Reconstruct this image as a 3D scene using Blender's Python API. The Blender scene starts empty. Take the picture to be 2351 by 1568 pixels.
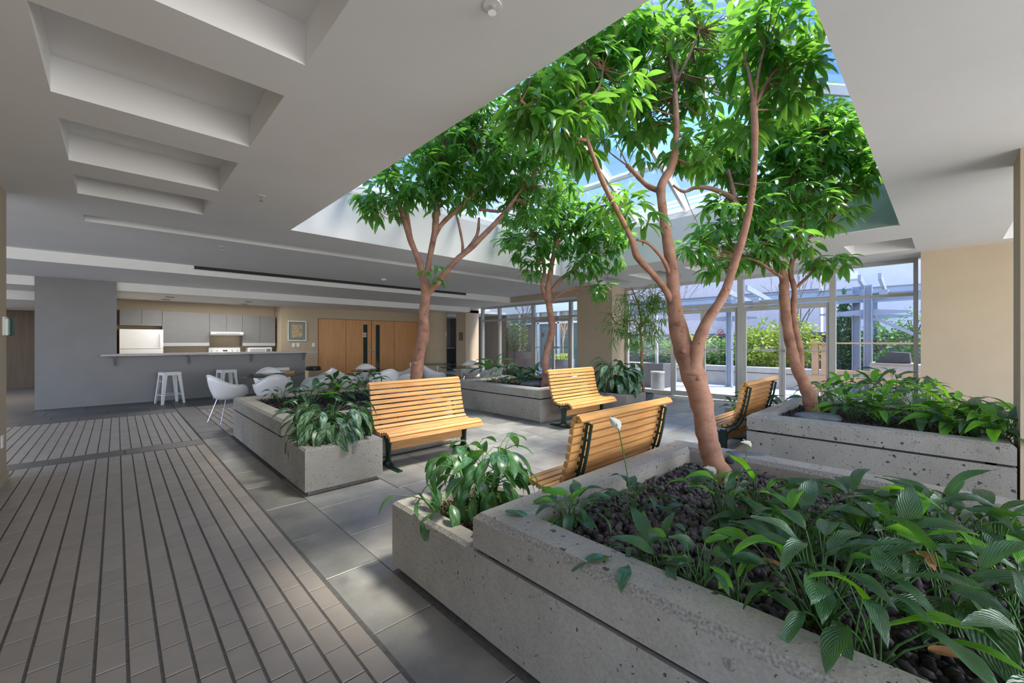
import bpy, math, random
import numpy as np
from mathutils import Vector, Matrix
random.seed(7); np.random.seed(7)
PI=math.pi
sc=bpy.context.scene
COL=sc.collection
# ---------------------------------------------------------------- camera
F=950.0; H=1.38; TH=math.radians(46.31)
cam_d=bpy.data.cameras.new('camera'); cam=bpy.data.objects.new('camera',cam_d); COL.objects.link(cam)
cam_d.sensor_width=36; cam_d.lens=36*F/2351; cam_d.clip_start=.05; cam_d.clip_end=300
cam.location=(0,0,H); cam.rotation_euler=(PI/2,0,TH-PI/2)
sc.camera=cam
# ---------------------------------------------------------------- world, light, exposure
sc.view_settings.view_transform='Standard'; sc.view_settings.look='None'
sc.view_settings.exposure=2.0; sc.view_settings.gamma=1; sc.view_settings.use_curve_mapping=False
wd=bpy.data.worlds.new('sky'); sc.world=wd; wd.use_nodes=True
nt=wd.node_tree; nt.nodes.clear()
def N(nt,t,**k):
    n=nt.nodes.new(t)
    for a,b in k.items(): setattr(n,a,b)
    return n
tc=N(nt,'ShaderNodeTexCoord'); sx=N(nt,'ShaderNodeSeparateXYZ'); nt.links.new(tc.outputs['Generated'],sx.inputs[0])
r=N(nt,'ShaderNodeValToRGB'); nt.links.new(sx.outputs['Z'],r.inputs[0])
el=r.color_ramp.elements; el[0].position=0.0; el[0].color=(.36,.36,.35,1); el[1].position=1; el[1].color=(.06,.19,.60,1)
for p,c in ((.49,(.40,.40,.39,1)),(.51,(.85,.90,.97,1)),(.61,(.42,.60,.90,1)),(.72,(.13,.30,.74,1))):
    e=el.new(p); e.color=c
mz=N(nt,'ShaderNodeMath',operation='MULTIPLY_ADD'); mz.inputs[1].default_value=.5; mz.inputs[2].default_value=.5
nt.links.new(sx.outputs['Z'],mz.inputs[0]); nt.links.new(mz.outputs[0],r.inputs[0])
no=N(nt,'ShaderNodeTexNoise'); no.inputs['Scale'].default_value=3.2; no.inputs['Detail'].default_value=6; nt.links.new(tc.outputs['Generated'],no.inputs['Vector'])
r2=N(nt,'ShaderNodeValToRGB'); r2.color_ramp.elements[0].position=.52; r2.color_ramp.elements[1].position=.70; nt.links.new(no.outputs[0],r2.inputs[0])
mx=N(nt,'ShaderNodeMixRGB'); mx.inputs[2].default_value=(1,1,1,1); nt.links.new(r2.outputs[0],mx.inputs[0]); nt.links.new(r.outputs[0],mx.inputs[1])
bg=N(nt,'ShaderNodeBackground'); bg.inputs[1].default_value=1.0; nt.links.new(mx.outputs[0],bg.inputs[0])
wo=N(nt,'ShaderNodeOutputWorld'); nt.links.new(bg.outputs[0],wo.inputs[0])
sd=bpy.data.lights.new('sun','SUN'); sd.energy=2.5; sd.angle=math.radians(12); sd.color=(1,.93,.82)
so=bpy.data.objects.new('sun',sd); COL.objects.link(so); so.rotation_euler=(math.radians(28),0,math.radians(35))
def area_lamp(name,loc,rot,sx_,sy_,e,col=(1,.96,.91)):
    l=bpy.data.lights.new(name,'AREA'); l.shape='RECTANGLE'; l.size=sx_; l.size_y=sy_; l.energy=e; l.color=col
    o=bpy.data.objects.new(name,l); COL.objects.link(o); o.location=loc; o.rotation_euler=rot
# unseen area lamps added as interior fill, behind and left of the camera
area_lamp('fill_back',(4.5,-5.5,1.6),(math.radians(98),0,0),8,2.6,112)
area_lamp('fill_left',(-5.5,2.5,1.6),(math.radians(98),0,math.radians(-90)),6,2.6,25)
area_lamp('kitchen_fill',(1.9,13.9,2.48),(0,0,0),2.5,.3,16)  # added fill lamp to brighten the kitchen, not an actual fitting
area_lamp('lift_hall_light',(-2.4,15.2,2.29),(0,0,0),.6,.6,9,(1,.9,.75))
# ---------------------------------------------------------------- pixel helpers (photo px -> world point)
fx,fy=math.cos(TH),math.sin(TH)
def at(px,py,d):
    u=(px-1175.5)/F*d
    return Vector((fx*d+fy*u, fy*d-fx*u, H+(784-py)/F*d))
def atz(px,py,z):
    return at(px,py,(H-z)*F/(py-784))
def proj(p):
    d=p[0]*fx+p[1]*fy; s=p[0]*fy-p[1]*fx
    if d<.05: return None
    return (1175.5+F*s/d, 784-F*(p[2]-H)/d, d)
# ---------------------------------------------------------------- materials
MATS={}
def newmat(name):
    m=bpy.data.materials.new(name); m.use_nodes=True; nt=m.node_tree
    b=nt.nodes['Principled BSDF']; MATS[name]=m
    return m,nt,b
def ramp(nt,src,stops):
    r=N(nt,'ShaderNodeValToRGB'); e=r.color_ramp.elements
    e[0].position=stops[0][0]; e[0].color=(*stops[0][1],1); e[1].position=stops[-1][0]; e[1].color=(*stops[-1][1],1)
    for p,c in stops[1:-1]:
        q=e.new(p); q.color=(*c,1)
    nt.links.new(src,r.inputs[0]); return r
def vec(nt,scale=(1,1,1),coord='Object'):
    tc=N(nt,'ShaderNodeTexCoord'); mp=N(nt,'ShaderNodeMapping'); mp.inputs['Scale'].default_value=scale
    nt.links.new(tc.outputs[coord],mp.inputs[0]); return mp.outputs[0]
def noise(nt,v,s,d=4,rough=.5):
    n=N(nt,'ShaderNodeTexNoise'); n.inputs['Scale'].default_value=s; n.inputs['Detail'].default_value=d; n.inputs['Roughness'].default_value=rough
    nt.links.new(v,n.inputs['Vector']); return n.outputs[0]
def bump(nt,b,h,st,dist=.01):
    n=N(nt,'ShaderNodeBump'); n.inputs['Strength'].default_value=st; n.inputs['Distance'].default_value=dist
    nt.links.new(h,n.inputs['Height']); nt.links.new(n.outputs[0],b.inputs['Normal']); return n
def simple(name,c,rough=.6,metal=0,var=.06,scale=6,bm=0,spec=.5,stretch=(1,1,1)):
    m,nt,b=newmat(name)
    v=vec(nt,stretch); n=noise(nt,v,scale)
    lo=tuple(x*(1-var) for x in c); hi=tuple(min(1,x*(1+var)) for x in c)
    r=ramp(nt,n,[(.3,lo),(.7,hi)]); nt.links.new(r.outputs[0],b.inputs['Base Color'])
    b.inputs['Roughness'].default_value=rough; b.inputs['Metallic'].default_value=metal; b.inputs['Specular IOR Level'].default_value=spec
    if bm: bump(nt,b,noise(nt,v,scale*12,3),bm,.003)
    return m
def rndmix(nt,c1,c2):
    "per object / per island random colour"
    oi=N(nt,'ShaderNodeObjectInfo'); g=N(nt,'ShaderNodeNewGeometry')
    a=N(nt,'ShaderNodeMath',operation='ADD'); nt.links.new(oi.outputs['Random'],a.inputs[0]); nt.links.new(g.outputs['Random Per Island'],a.inputs[1])
    f=N(nt,'ShaderNodeMath',operation='FRACT'); nt.links.new(a.outputs[0],f.inputs[0])
    m=N(nt,'ShaderNodeMixRGB'); m.inputs[1].default_value=(*c1,1); m.inputs[2].default_value=(*c2,1); nt.links.new(f.outputs[0],m.inputs[0])
    return m,f
simple('ceiling_paint',(.82,.82,.815),.85,var=.02,scale=2,bm=.05)
simple('white_paint',(.80,.80,.79),.55,var=.02)
simple('beige_paint',(.50,.41,.295),.8,var=.03,scale=3,bm=.08)
simple('grey_paint',(.20,.197,.20),.42,var=.05,scale=2,bm=.05)
simple('grey_laminate',(.185,.185,.185),.45,var=.03)
simple('light_laminate',(.42,.43,.44),.35,var=.03)
simple('white_enamel',(.80,.80,.79),.25,var=.02)
simple('white_plastic',(.78,.78,.79),.3,var=.02)
simple('black_plastic',(.015,.015,.017),.35)
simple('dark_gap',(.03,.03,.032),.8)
simple('chrome',(.75,.75,.76),.18,metal=1)
simple('aluminium',(.50,.505,.475),.35,metal=.15,var=.03)
simple('green_iron',(.012,.04,.032),.35,var=.2,scale=20)
simple('bin_steel',(.30,.30,.31),.35,metal=.3)
simple('steel_blue',(.34,.39,.47),.5,var=.05)
simple('soil',(.035,.026,.02),.95,var=.5,scale=60,bm=.8)
simple('grout',(.13,.124,.115),.9,var=.2,scale=30)
simple('kitchen_wood',(.40,.20,.08),.5,stretch=(1,1,.1),scale=14,var=.12)
simple('dark_wood',(.10,.065,.035),.45,stretch=(1,1,.08),scale=12,var=.2)
simple('timber',(.62,.40,.24),.6,stretch=(.3,.3,.3),scale=10,var=.15)
simple('purple_wall',(.17,.16,.19),.8)
simple('lilac_stucco',(.58,.52,.52),.9,var=.05,scale=8,bm=.2)
simple('pale_stucco',(.62,.61,.63),.9,var=.03,scale=4)
simple('grey_pot',(.12,.12,.13),.6,var=.1)
simple('bbq_cover',(.06,.062,.07),.7,var=.15)
simple('brown_branch',(.13,.08,.055),.8,var=.3,scale=15)
simple('grey_branch',(.22,.19,.17),.8,var=.3,scale=15)
simple('carpet',(.17,.145,.12),.95,var=.15,scale=60)
simple('green_glass_face',(.22,.32,.27),.12,var=.15,scale=2)
simple('glass_green_edge',(.02,.12,.06),.1,var=.1)
simple('paper',(.75,.73,.68),.7)
simple('red_ink',(.75,.03,.04),.5)
simple('river_stone',(.10,.115,.13),.45,var=.35,scale=9,bm=.25)
simple('dry_leaf',(.36,.17,.06),.7,var=.4,scale=20)
simple('straw',(.42,.36,.16),.7,var=.3,scale=20)
simple('lily_stem',(.06,.15,.035),.5,var=.3,scale=20)
simple('flower_white',(.85,.86,.78),.45,var=.04)
simple('glass_dark',(.03,.05,.045),.08,var=.2)
simple('offgreen_glass',(.15,.2,.17),.1,var=.15,scale=1.5)
# concrete
m,nt,b=newmat('concrete'); v=vec(nt)
n1=noise(nt,v,2.2,6,.6); r1=ramp(nt,n1,[(.3,(.29,.272,.235)),(.5,(.35,.33,.29)),(.72,(.41,.39,.345))])
n2=noise(nt,v,90,3); r2=ramp(nt,n2,[(.35,(.72,.72,.72)),(.6,(1,1,1))])
mm=N(nt,'ShaderNodeMixRGB',blend_type='MULTIPLY'); mm.inputs[0].default_value=.55; nt.links.new(r1.outputs[0],mm.inputs[1]); nt.links.new(r2.outputs[0],mm.inputs[2])
def pits(scale,thr,v):
    vo=N(nt,'ShaderNodeTexVoronoi'); vo.inputs['Scale'].default_value=scale; nt.links.new(v,vo.inputs['Vector'])
    # random per cell decides if the pit exists
    sep=N(nt,'ShaderNodeSeparateColor'); nt.links.new(vo.outputs['Color'],sep.inputs[0])
    th=N(nt,'ShaderNodeMath',operation='MULTIPLY'); nt.links.new(sep.outputs[0],th.inputs[0]); nt.links.new(sep.outputs[1],th.inputs[1])
    th2=N(nt,'ShaderNodeMath',operation='MULTIPLY'); th2.inputs[1].default_value=thr; nt.links.new(th.outputs[0],th2.inputs[0])
    lt=N(nt,'ShaderNodeMath',operation='LESS_THAN'); nt.links.new(vo.outputs['Distance'],lt.inputs[0]); nt.links.new(th2.outputs[0],lt.inputs[1])
    return lt.outputs[0]
vd=N(nt,'ShaderNodeMixRGB',blend_type='ADD'); vd.inputs[0].default_value=.03; nt.links.new(v,vd.inputs[1])
nn=N(nt,'ShaderNodeTexNoise'); nn.inputs['Scale'].default_value=60; nt.links.new(v,nn.inputs['Vector']); nt.links.new(nn.outputs[1],vd.inputs[2])
pa=pits(22,.34,vd.outputs[0]); pb=pits(55,.30,vd.outputs[0])
pm=N(nt,'ShaderNodeMath',operation='MAXIMUM'); nt.links.new(pa,pm.inputs[0]); nt.links.new(pb,pm.inputs[1])
m2=N(nt,'ShaderNodeMixRGB'); m2.inputs[2].default_value=(.07,.065,.06,1); nt.links.new(pm.outputs[0],m2.inputs[0]); nt.links.new(mm.outputs[0],m2.inputs[1])
nt.links.new(m2.outputs[0],b.inputs['Base Color']); b.inputs['Roughness'].default_value=.7; b.inputs['Specular IOR Level'].default_value=.35
sb=N(nt,'ShaderNodeMath',operation='MULTIPLY_ADD'); sb.inputs[1].default_value=-1; nt.links.new(pm.outputs[0],sb.inputs[0]); nt.links.new(n2,sb.inputs[2])
bump(nt,b,sb.outputs[0],.35,.004)
simple('concrete_chip',(.34,.32,.285),.95,var=.4,scale=110,bm=.9)
simple('outdoor_concrete',(.46,.44,.40),.85,var=.08,scale=5)
# tile, slate
def piece_mat(name,c1,c2,rough,bscale,bst,var=.12,nscale=3):
    m,nt,b=newmat(name); mxx,f=rndmix(nt,c1,c2)
    v=vec(nt,(1,1,1)); 
    ad=N(nt,'ShaderNodeVectorMath',operation='ADD'); nt.links.new(v,ad.inputs[0])
    cb=N(nt,'ShaderNodeCombineXYZ'); ms=N(nt,'ShaderNodeMath',operation='MULTIPLY'); ms.inputs[1].default_value=37; nt.links.new(f.outputs[0],ms.inputs[0]); nt.links.new(ms.outputs[0],cb.inputs[0]); nt.links.new(cb.outputs[0],ad.inputs[1])
    n1=noise(nt,ad.outputs[0],nscale,6,.6); rr=ramp(nt,n1,[(.3,(1-var,)*3),(.7,(1+var*.4,)*3)])
    mm=N(nt,'ShaderNodeMixRGB',blend_type='MULTIPLY'); mm.inputs[0].default_value=1; nt.links.new(mxx.outputs[0],mm.inputs[1]); nt.links.new(rr.outputs[0],mm.inputs[2])
    nt.links.new(mm.outputs[0],b.inputs['Base Color']); b.inputs['Roughness'].default_value=rough; 
    bump(nt,b,noise(nt,ad.outputs[0],bscale,5,.6),bst,.004); return m
piece_mat('tile',(.355,.312,.27),(.40,.352,.305),.48,20,.08,.1,6)
piece_mat('slate',(.25,.24,.222),(.35,.338,.31),.36,7,.9,.35,3)
piece_mat('slate_dark',(.09,.09,.088),(.13,.13,.128),.42,8,.3,.2,3)
piece_mat('paver',(.42,.42,.43),(.5,.5,.51),.7,10,.2,.08,3)
def wood(name,c1,c2,c3):
    m,nt,b=newmat(name); mxx,f=rndmix(nt,(.86,.86,.86),(1.08,1.05,1.0))
    v=vec(nt,(1.2,14,14)); ad=N(nt,'ShaderNodeVectorMath',operation='ADD'); nt.links.new(v,ad.inputs[0])
    cb=N(nt,'ShaderNodeCombineXYZ'); ms=N(nt,'ShaderNodeMath',operation='MULTIPLY'); ms.inputs[1].default_value=51; nt.links.new(f.outputs[0],ms.inputs[0]); nt.links.new(ms.outputs[0],cb.inputs[0]); nt.links.new(cb.outputs[0],ad.inputs[1])
    n=noise(nt,ad.outputs[0],3.2,5,.6); rr=ramp(nt,n,[(.3,c1),(.5,c2),(.7,c3)])
    mm=N(nt,'ShaderNodeMixRGB',blend_type='MULTIPLY'); mm.inputs[0].default_value=1; nt.links.new(rr.outputs[0],mm.inputs[1]); nt.links.new(mxx.outputs[0],mm.inputs[2])
    nt.links.new(mm.outputs[0],b.inputs['Base Color']); b.inputs['Roughness'].default_value=.38; bump(nt,b,n,.12,.003)
wood('bench_oak',(.52,.25,.075),(.66,.34,.115),(.74,.42,.17))
m,nt,b=newmat('door_veneer'); v=vec(nt,(9,9,.6)); n=noise(nt,v,3,4); rr=ramp(nt,n,[(.3,(.60,.30,.12)),(.7,(.70,.37,.155))]); nt.links.new(rr.outputs[0],b.inputs['Base Color']); b.inputs['Roughness'].default_value=.4
# bark
m,nt,b=newmat('ficus_bark'); v=vec(nt,(6,6,7)); n=noise(nt,v,1.1,7,.65); rr=ramp(nt,n,[(.28,(.17,.075,.045)),(.5,(.33,.165,.105)),(.75,(.46,.26,.17))])
nt.links.new(rr.outputs[0],b.inputs['Base Color']); b.inputs['Roughness'].default_value=.75; bump(nt,b,n,.5,.012)
# leaves
def leafmat(name,c1,c2,trans,vein=0,variegated=None,rough=.3,tw=.4):
    m,nt,b=newmat(name); mxx,f=rndmix(nt,c1,c2); base=mxx.outputs[0]
    uv=N(nt,'ShaderNodeTexCoord'); sp=N(nt,'ShaderNodeSeparateXYZ'); nt.links.new(uv.outputs['UV'],sp.inputs[0])
    # |v|
    s=N(nt,'ShaderNodeMath',operation='SUBTRACT'); s.inputs[1].default_value=.5; nt.links.new(sp.outputs[1],s.inputs[0])
    av=N(nt,'ShaderNodeMath',operation='ABSOLUTE'); nt.links.new(s.outputs[0],av.inputs[0])
    if variegated:
        mp=N(nt,'ShaderNodeMapping'); mp.inputs['Scale'].default_value=(3,9,1); nt.links.new(uv.outputs['UV'],mp.inputs[0])
        k=N(nt,'ShaderNodeMath',operation='MULTIPLY_ADD'); k.inputs[1].default_value=-2.0; k.inputs[2].default_value=0; nt.links.new(av.outputs[0],k.inputs[0])
        cb=N(nt,'ShaderNodeVectorMath',operation='ADD'); c2_=N(nt,'ShaderNodeCombineXYZ'); nt.links.new(k.outputs[0],c2_.inputs[0]); nt.links.new(f.outputs[0],c2_.inputs[2]); nt.links.new(mp.outputs[0],cb.inputs[0]); nt.links.new(c2_.outputs[0],cb.inputs[1])
        nn=noise(nt,cb.outputs[0],1.6,3)
        r=N(nt,'ShaderNodeMapRange'); r.inputs['From Min'].default_value=.46; r.inputs['From Max'].default_value=.54; nt.links.new(nn,r.inputs[0])
        ed=N(nt,'ShaderNodeMapRange'); ed.inputs['From Min'].default_value=.42; ed.inputs['From Max'].default_value=.36; nt.links.new(av.outputs[0],ed.inputs[0])
        mu=N(nt,'ShaderNodeMath',operation='MULTIPLY'); nt.links.new(r.outputs[0],mu.inputs[0]); nt.links.new(ed.outputs[0],mu.inputs[1])
        m3=N(nt,'ShaderNodeMixRGB'); m3.inputs[2].default_value=(*variegated,1); nt.links.new(mu.outputs[0],m3.inputs[0]); nt.links.new(base,m3.inputs[1]); base=m3.outputs[0]
    nt.links.new(base,b.inputs['Base Color']); b.inputs['Roughness'].default_value=rough; b.inputs['Specular IOR Level'].default_value=.85 if vein else .5
    if vein:
        k=N(nt,'ShaderNodeMath',operation='MULTIPLY_ADD'); k.inputs[1].default_value=-1.1; nt.links.new(av.outputs[0],k.inputs[0]); nt.links.new(sp.outputs[0],k.inputs[2])
        q=N(nt,'ShaderNodeMath',operation='MULTIPLY'); q.inputs[1].default_value=vein; nt.links.new(k.outputs[0],q.inputs[0])
        si=N(nt,'ShaderNodeMath',operation='SINE'); nt.links.new(q.outputs[0],si.inputs[0]); bump(nt,b,si.outputs[0],.4,.004)
    t=N(nt,'ShaderNodeBsdfTranslucent'); t.inputs[0].default_value=(*trans,1)
    ms=N(nt,'ShaderNodeMixShader'); ms.inputs[0].default_value=tw; nt.links.new(b.outputs[0],ms.inputs[1]); nt.links.new(t.outputs[0],ms.inputs[2])
    out=nt.nodes['Material Output']; nt.links.new(ms.outputs[0],out.inputs[0])
leafmat('ficus_leaf',(.024,.10,.028),(.06,.195,.045),(.30,.64,.07),rough=.25,tw=.47)
leafmat('lily_leaf',(.026,.085,.034),(.05,.145,.05),(.13,.36,.03),vein=52,rough=.24,tw=.22)
leafmat('lily_leaf_bright',(.10,.36,.02),(.16,.45,.03),(.30,.75,.03),vein=52,rough=.3,tw=.45)
leafmat('silver_leaf',(.018,.085,.028),(.035,.12,.035),(.08,.25,.03),variegated=(.30,.42,.28),rough=.32,tw=.2)
leafmat('silver_leaf_dark',(.02,.09,.022),(.04,.15,.025),(.12,.35,.02),variegated=(.13,.24,.13),rough=.28,tw=.25)
leafmat('narrow_leaf',(.10,.22,.05),(.24,.40,.12),(.3,.5,.08),rough=.4,tw=.35)
leafmat('shrub_yellow',(.25,.40,.07),(.55,.62,.10),(.5,.6,.08),rough=.6,tw=.35)
leafmat('shrub_green',(.08,.22,.06),(.17,.34,.12),(.2,.4,.08),rough=.6,tw=.3)
leafmat('conifer_green',(.03,.10,.05),(.06,.17,.08),(.08,.2,.05),rough=.7,tw=.15)
# lava
m,nt,b=newmat('lava_rock'); mxx,f=rndmix(nt,(.03,.025,.026),(.16,.135,.14)); nt.links.new(mxx.outputs[0],b.inputs['Base Color']); b.inputs['Roughness'].default_value=.75; v=vec(nt); bump(nt,b,noise(nt,v,160,3,.7),.8,.004)
m,nt,b=newmat('bark_mulch'); mxx,f=rndmix(nt,(.03,.02,.015),(.15,.09,.06)); nt.links.new(mxx.outputs[0],b.inputs['Base Color']); b.inputs['Roughness'].default_value=.9
m,nt,b=newmat('dark_mulch'); mxx,f=rndmix(nt,(.012,.010,.010),(.055,.042,.038)); nt.links.new(mxx.outputs[0],b.inputs['Base Color']); b.inputs['Roughness'].default_value=.9
# glass
def glassmat(name,tint,refl=.5):
    m=bpy.data.materials.new(name); m.use_nodes=True; nt=m.node_tree; nt.nodes.clear(); MATS[name]=m
    tr=N(nt,'ShaderNodeBsdfTransparent'); tr.inputs[0].default_value=(*tint,1)
    gl=N(nt,'ShaderNodeBsdfGlossy'); gl.inputs['Roughness'].default_value=.02
    fr=N(nt,'ShaderNodeFresnel'); fr.inputs[0].default_value=1.45
    mu=N(nt,'ShaderNodeMath',operation='MULTIPLY'); mu.inputs[1].default_value=refl; nt.links.new(fr.outputs[0],mu.inputs[0])
    ms=N(nt,'ShaderNodeMixShader'); nt.links.new(mu.outputs[0],ms.inputs[0]); nt.links.new(tr.outputs[0],ms.inputs[1]); nt.links.new(gl.outputs[0],ms.inputs[2])
    o=N(nt,'ShaderNodeOutputMaterial'); nt.links.new(ms.outputs[0],o.inputs[0])
glassmat('window_glass',(.97,.985,.98),.7)
glassmat('table_glass',(.55,.68,.60),1.0)
# picture
m,nt,b=newmat('abstract_print'); v=vec(nt,(3,3,5)); n=noise(nt,v,2.4,5,.7); rr=ramp(nt,n,[(.3,(.10,.12,.08)),(.45,(.35,.33,.15)),(.55,(.55,.35,.22)),(.7,(.7,.68,.5))]); nt.links.new(rr.outputs[0],b.inputs['Base Color']); b.inputs['Roughness'].default_value=.3
simple('mat_board',(.22,.27,.24),.5,var=.05)
simple('silver_frame',(.6,.6,.57),.35,metal=.8)
# ---------------------------------------------------------------- mesh helpers
ORG={}
class MB:
    def __init__(s): s.v=[]; s.f=[]; s.chip=[]
    def add(s,vs,fs):
        o=len(s.v); s.v+= [tuple(p) for p in vs]; s.f+=[tuple(i+o for i in f) for f in fs]; return s
    def box(s,x0,x1,y0,y1,z0,z1):
        return s.add([(x0,y0,z0),(x1,y0,z0),(x1,y1,z0),(x0,y1,z0),(x0,y0,z1),(x1,y0,z1),(x1,y1,z1),(x0,y1,z1)],
            [(0,3,2,1),(4,5,6,7),(0,1,5,4),(1,2,6,5),(2,3,7,6),(3,0,4,7)])
    def bbox(s,x0,x1,y0,y1,z0,z1,c=.004):
        "box with chamfered top edges"
        a=[(x0,y0),(x1,y0),(x1,y1),(x0,y1)]; b_=[(x0+c,y0+c),(x1-c,y0+c),(x1-c,y1-c),(x0+c,y1-c)]
        vs=[(x,y,z0) for x,y in a]+[(x,y,z1-c) for x,y in a]+[(x,y,z1) for x,y in b_]
        fs=[(3,2,1,0),(8,9,10,11)]
        for i in range(4):
            j=(i+1)%4; fs+=[(i,j,4+j,4+i),(4+i,4+j,8+j,8+i)]
        return s.add(vs,fs)
    def obox(s,c,sz,M):
        vs=[]
        for dz in (-.5,.5):
            for dx,dy in ((-.5,-.5),(.5,-.5),(.5,.5),(-.5,.5)):
                vs.append(Vector(c)+M@Vector((dx*sz[0],dy*sz[1],dz*sz[2])))
        return s.add(vs,[(0,3,2,1),(4,5,6,7),(0,1,5,4),(1,2,6,5),(2,3,7,6),(3,0,4,7)])
    def bar(s,p,q,w,h):
        p=Vector(p); q=Vector(q); d=(q-p); L=d.length; d.normalize()
        up=Vector((0,0,1)) if abs(d.z)<.95 else Vector((0,1,0))
        y=up.cross(d).normalized(); z=d.cross(y); M=Matrix((d,y,z)).transposed()
        return s.obox((p+q)/2,(L,w,h),M)
    def tube(s,pts,rs,n=8,cap=True,jit=0,rnd=None):
        pts=[Vector(p) for p in pts]
        if not hasattr(rs,'__len__'): rs=[rs]*len(pts)
        o=[]; vs=[]; prev=None
        for i,p in enumerate(pts):
            d=(pts[min(i+1,len(pts)-1)]-pts[max(i-1,0)]).normalized()
            if prev is None:
                a=Vector((1,0,0)) if abs(d.x)<.8 else Vector((0,1,0)); u=d.cross(a).normalized()
            else: u=(prev-d*prev.dot(d)).normalized()
            prev=u; w=d.cross(u)
            for k in range(n):
                t=2*PI*k/n; rr=rs[i]*(1+(rnd.uniform(-jit,jit) if jit else 0))
                vs.append(p+(u*math.cos(t)+w*math.sin(t))*rr)
        fs=[]
        for i in range(len(pts)-1):
            for k in range(n):
                k2=(k+1)%n; fs.append((i*n+k,i*n+k2,(i+1)*n+k2,(i+1)*n+k))
        if cap: fs.append(tuple(reversed(range(n)))); fs.append(tuple((len(pts)-1)*n+k for k in range(n)))
        return s.add(vs,fs)
    def lathe(s,prof,cx=0,cy=0,n=24,cap=True):
        vs=[];fs=[]
        for r,z in prof:
            for k in range(n): vs.append((cx+r*math.cos(2*PI*k/n),cy+r*math.sin(2*PI*k/n),z))
        for i in range(len(prof)-1):
            for k in range(n):
                k2=(k+1)%n; fs.append((i*n+k,i*n+k2,(i+1)*n+k2,(i+1)*n+k))
        if cap: fs.append(tuple(reversed(range(n)))); fs.append(tuple((len(prof)-1)*n+k for k in range(n)))
        return s.add(vs,fs)
    def prism(s,poly,axis,a,b):
        "poly in the two other axes, extruded along axis from a to b"
        def P(p,t):
            return {'x':(t,p[0],p[1]),'y':(p[0],t,p[1]),'z':(p[0],p[1],t)}[axis]
        n=len(poly); vs=[P(p,a) for p in poly]+[P(p,b) for p in poly]
        fs=[tuple(range(n)),tuple(reversed(range(n,2*n)))]+[(i,n+i,n+(i+1)%n,(i+1)%n) for i in range(n)]
        return s.add(vs,fs)
    def ring(s,x0,x1,y0,y1,z0,z1,t,c=.012):
        "rectangular hollow wall ring with chamfered top edges"
        def loop(i,z): return [(x0+i,y0+i,z),(x1-i,y0+i,z),(x1-i,y1-i,z),(x0+i,y1-i,z)]
        L=[loop(0,z0),loop(0,z1-c),loop(c,z1),loop(t-c,z1),loop(t,z1-c),loop(t,z0)]
        vs=[p for l in L for p in l]; fs=[]
        m=len(L)
        for a in range(m):
            b=(a+1)%m
            for k in range(4):
                if a in (1,3): s.chip.append(len(s.f)+len(fs))
                k2=(k+1)%4; fs.append((a*4+k,a*4+k2,b*4+k2,b*4+k))
        return s.add(vs,fs)
    def build(s,name,mat,parent=None,smooth=False,mat2=None,**tags):
        me=bpy.data.meshes.new(name); org=ORG.get(parent.name,Vector((0,0,0))) if parent else Vector((0,0,0))
        me.from_pydata([(p[0]-org[0],p[1]-org[1],p[2]-org[2]) for p in s.v],[],s.f)
        me.materials.append(MATS[mat]); 
        if mat2:
            me.materials.append(MATS[mat2])
            for i in s.chip: me.polygons[i].material_index=1
        import bmesh
        bm=bmesh.new(); bm.from_mesh(me); bmesh.ops.recalc_face_normals(bm,faces=bm.faces); bm.to_mesh(me); bm.free()
        if smooth: me.shade_smooth()
        o=bpy.data.objects.new(name,me); COL.objects.link(o)
        if parent: o.parent=parent; ORG[o.name]=org
        for k,v in tags.items(): o[k]=v
        return o
def root(name,loc,label=None,cat=None,group=None,kind=None,rz=0,local=False):
    o=bpy.data.objects.new(name,None); COL.objects.link(o); o.location=loc; o.rotation_euler.z=rz; o.empty_display_size=.1
    ORG[o.name]=Vector((0,0,0)) if local else Vector(loc)
    if label: o['label']=label
    if cat: o['category']=cat
    if group: o['group']=group
    if kind: o['kind']=kind
    return o
def tag(o,label=None,cat=None,group=None,kind=None):
    if label: o['label']=label
    if cat: o['category']=cat
    if group: o['group']=group
    if kind: o['kind']=kind
    return o
def put(name,mesh,parent,M,**tags):
    "one more object on a shared mesh, M = matrix relative to the parent"
    o=bpy.data.objects.new(name,mesh); COL.objects.link(o); o.parent=parent; o.matrix_local=M
    for k,v in tags.items(): o[k]=v
    return o
def copy_tree(o,parent=None):
    c=o.copy(); COL.objects.link(c); c.parent=parent
    for ch in o.children: copy_tree(ch,c)
    return c
def catmull(P,k=5):
    P=[Vector(p) for p in P]; out=[]
    for i in range(len(P)-1):
        p0=P[max(i-1,0)];p1=P[i];p2=P[i+1];p3=P[min(i+2,len(P)-1)]
        for j in range(k):
            t=j/k; out.append(.5*((2*p1)+(p2-p0)*t+(2*p0-5*p1+4*p2-p3)*t*t+(3*p1-p0-3*p2+p3)*t**3))
    out.append(P[-1]); return out
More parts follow.
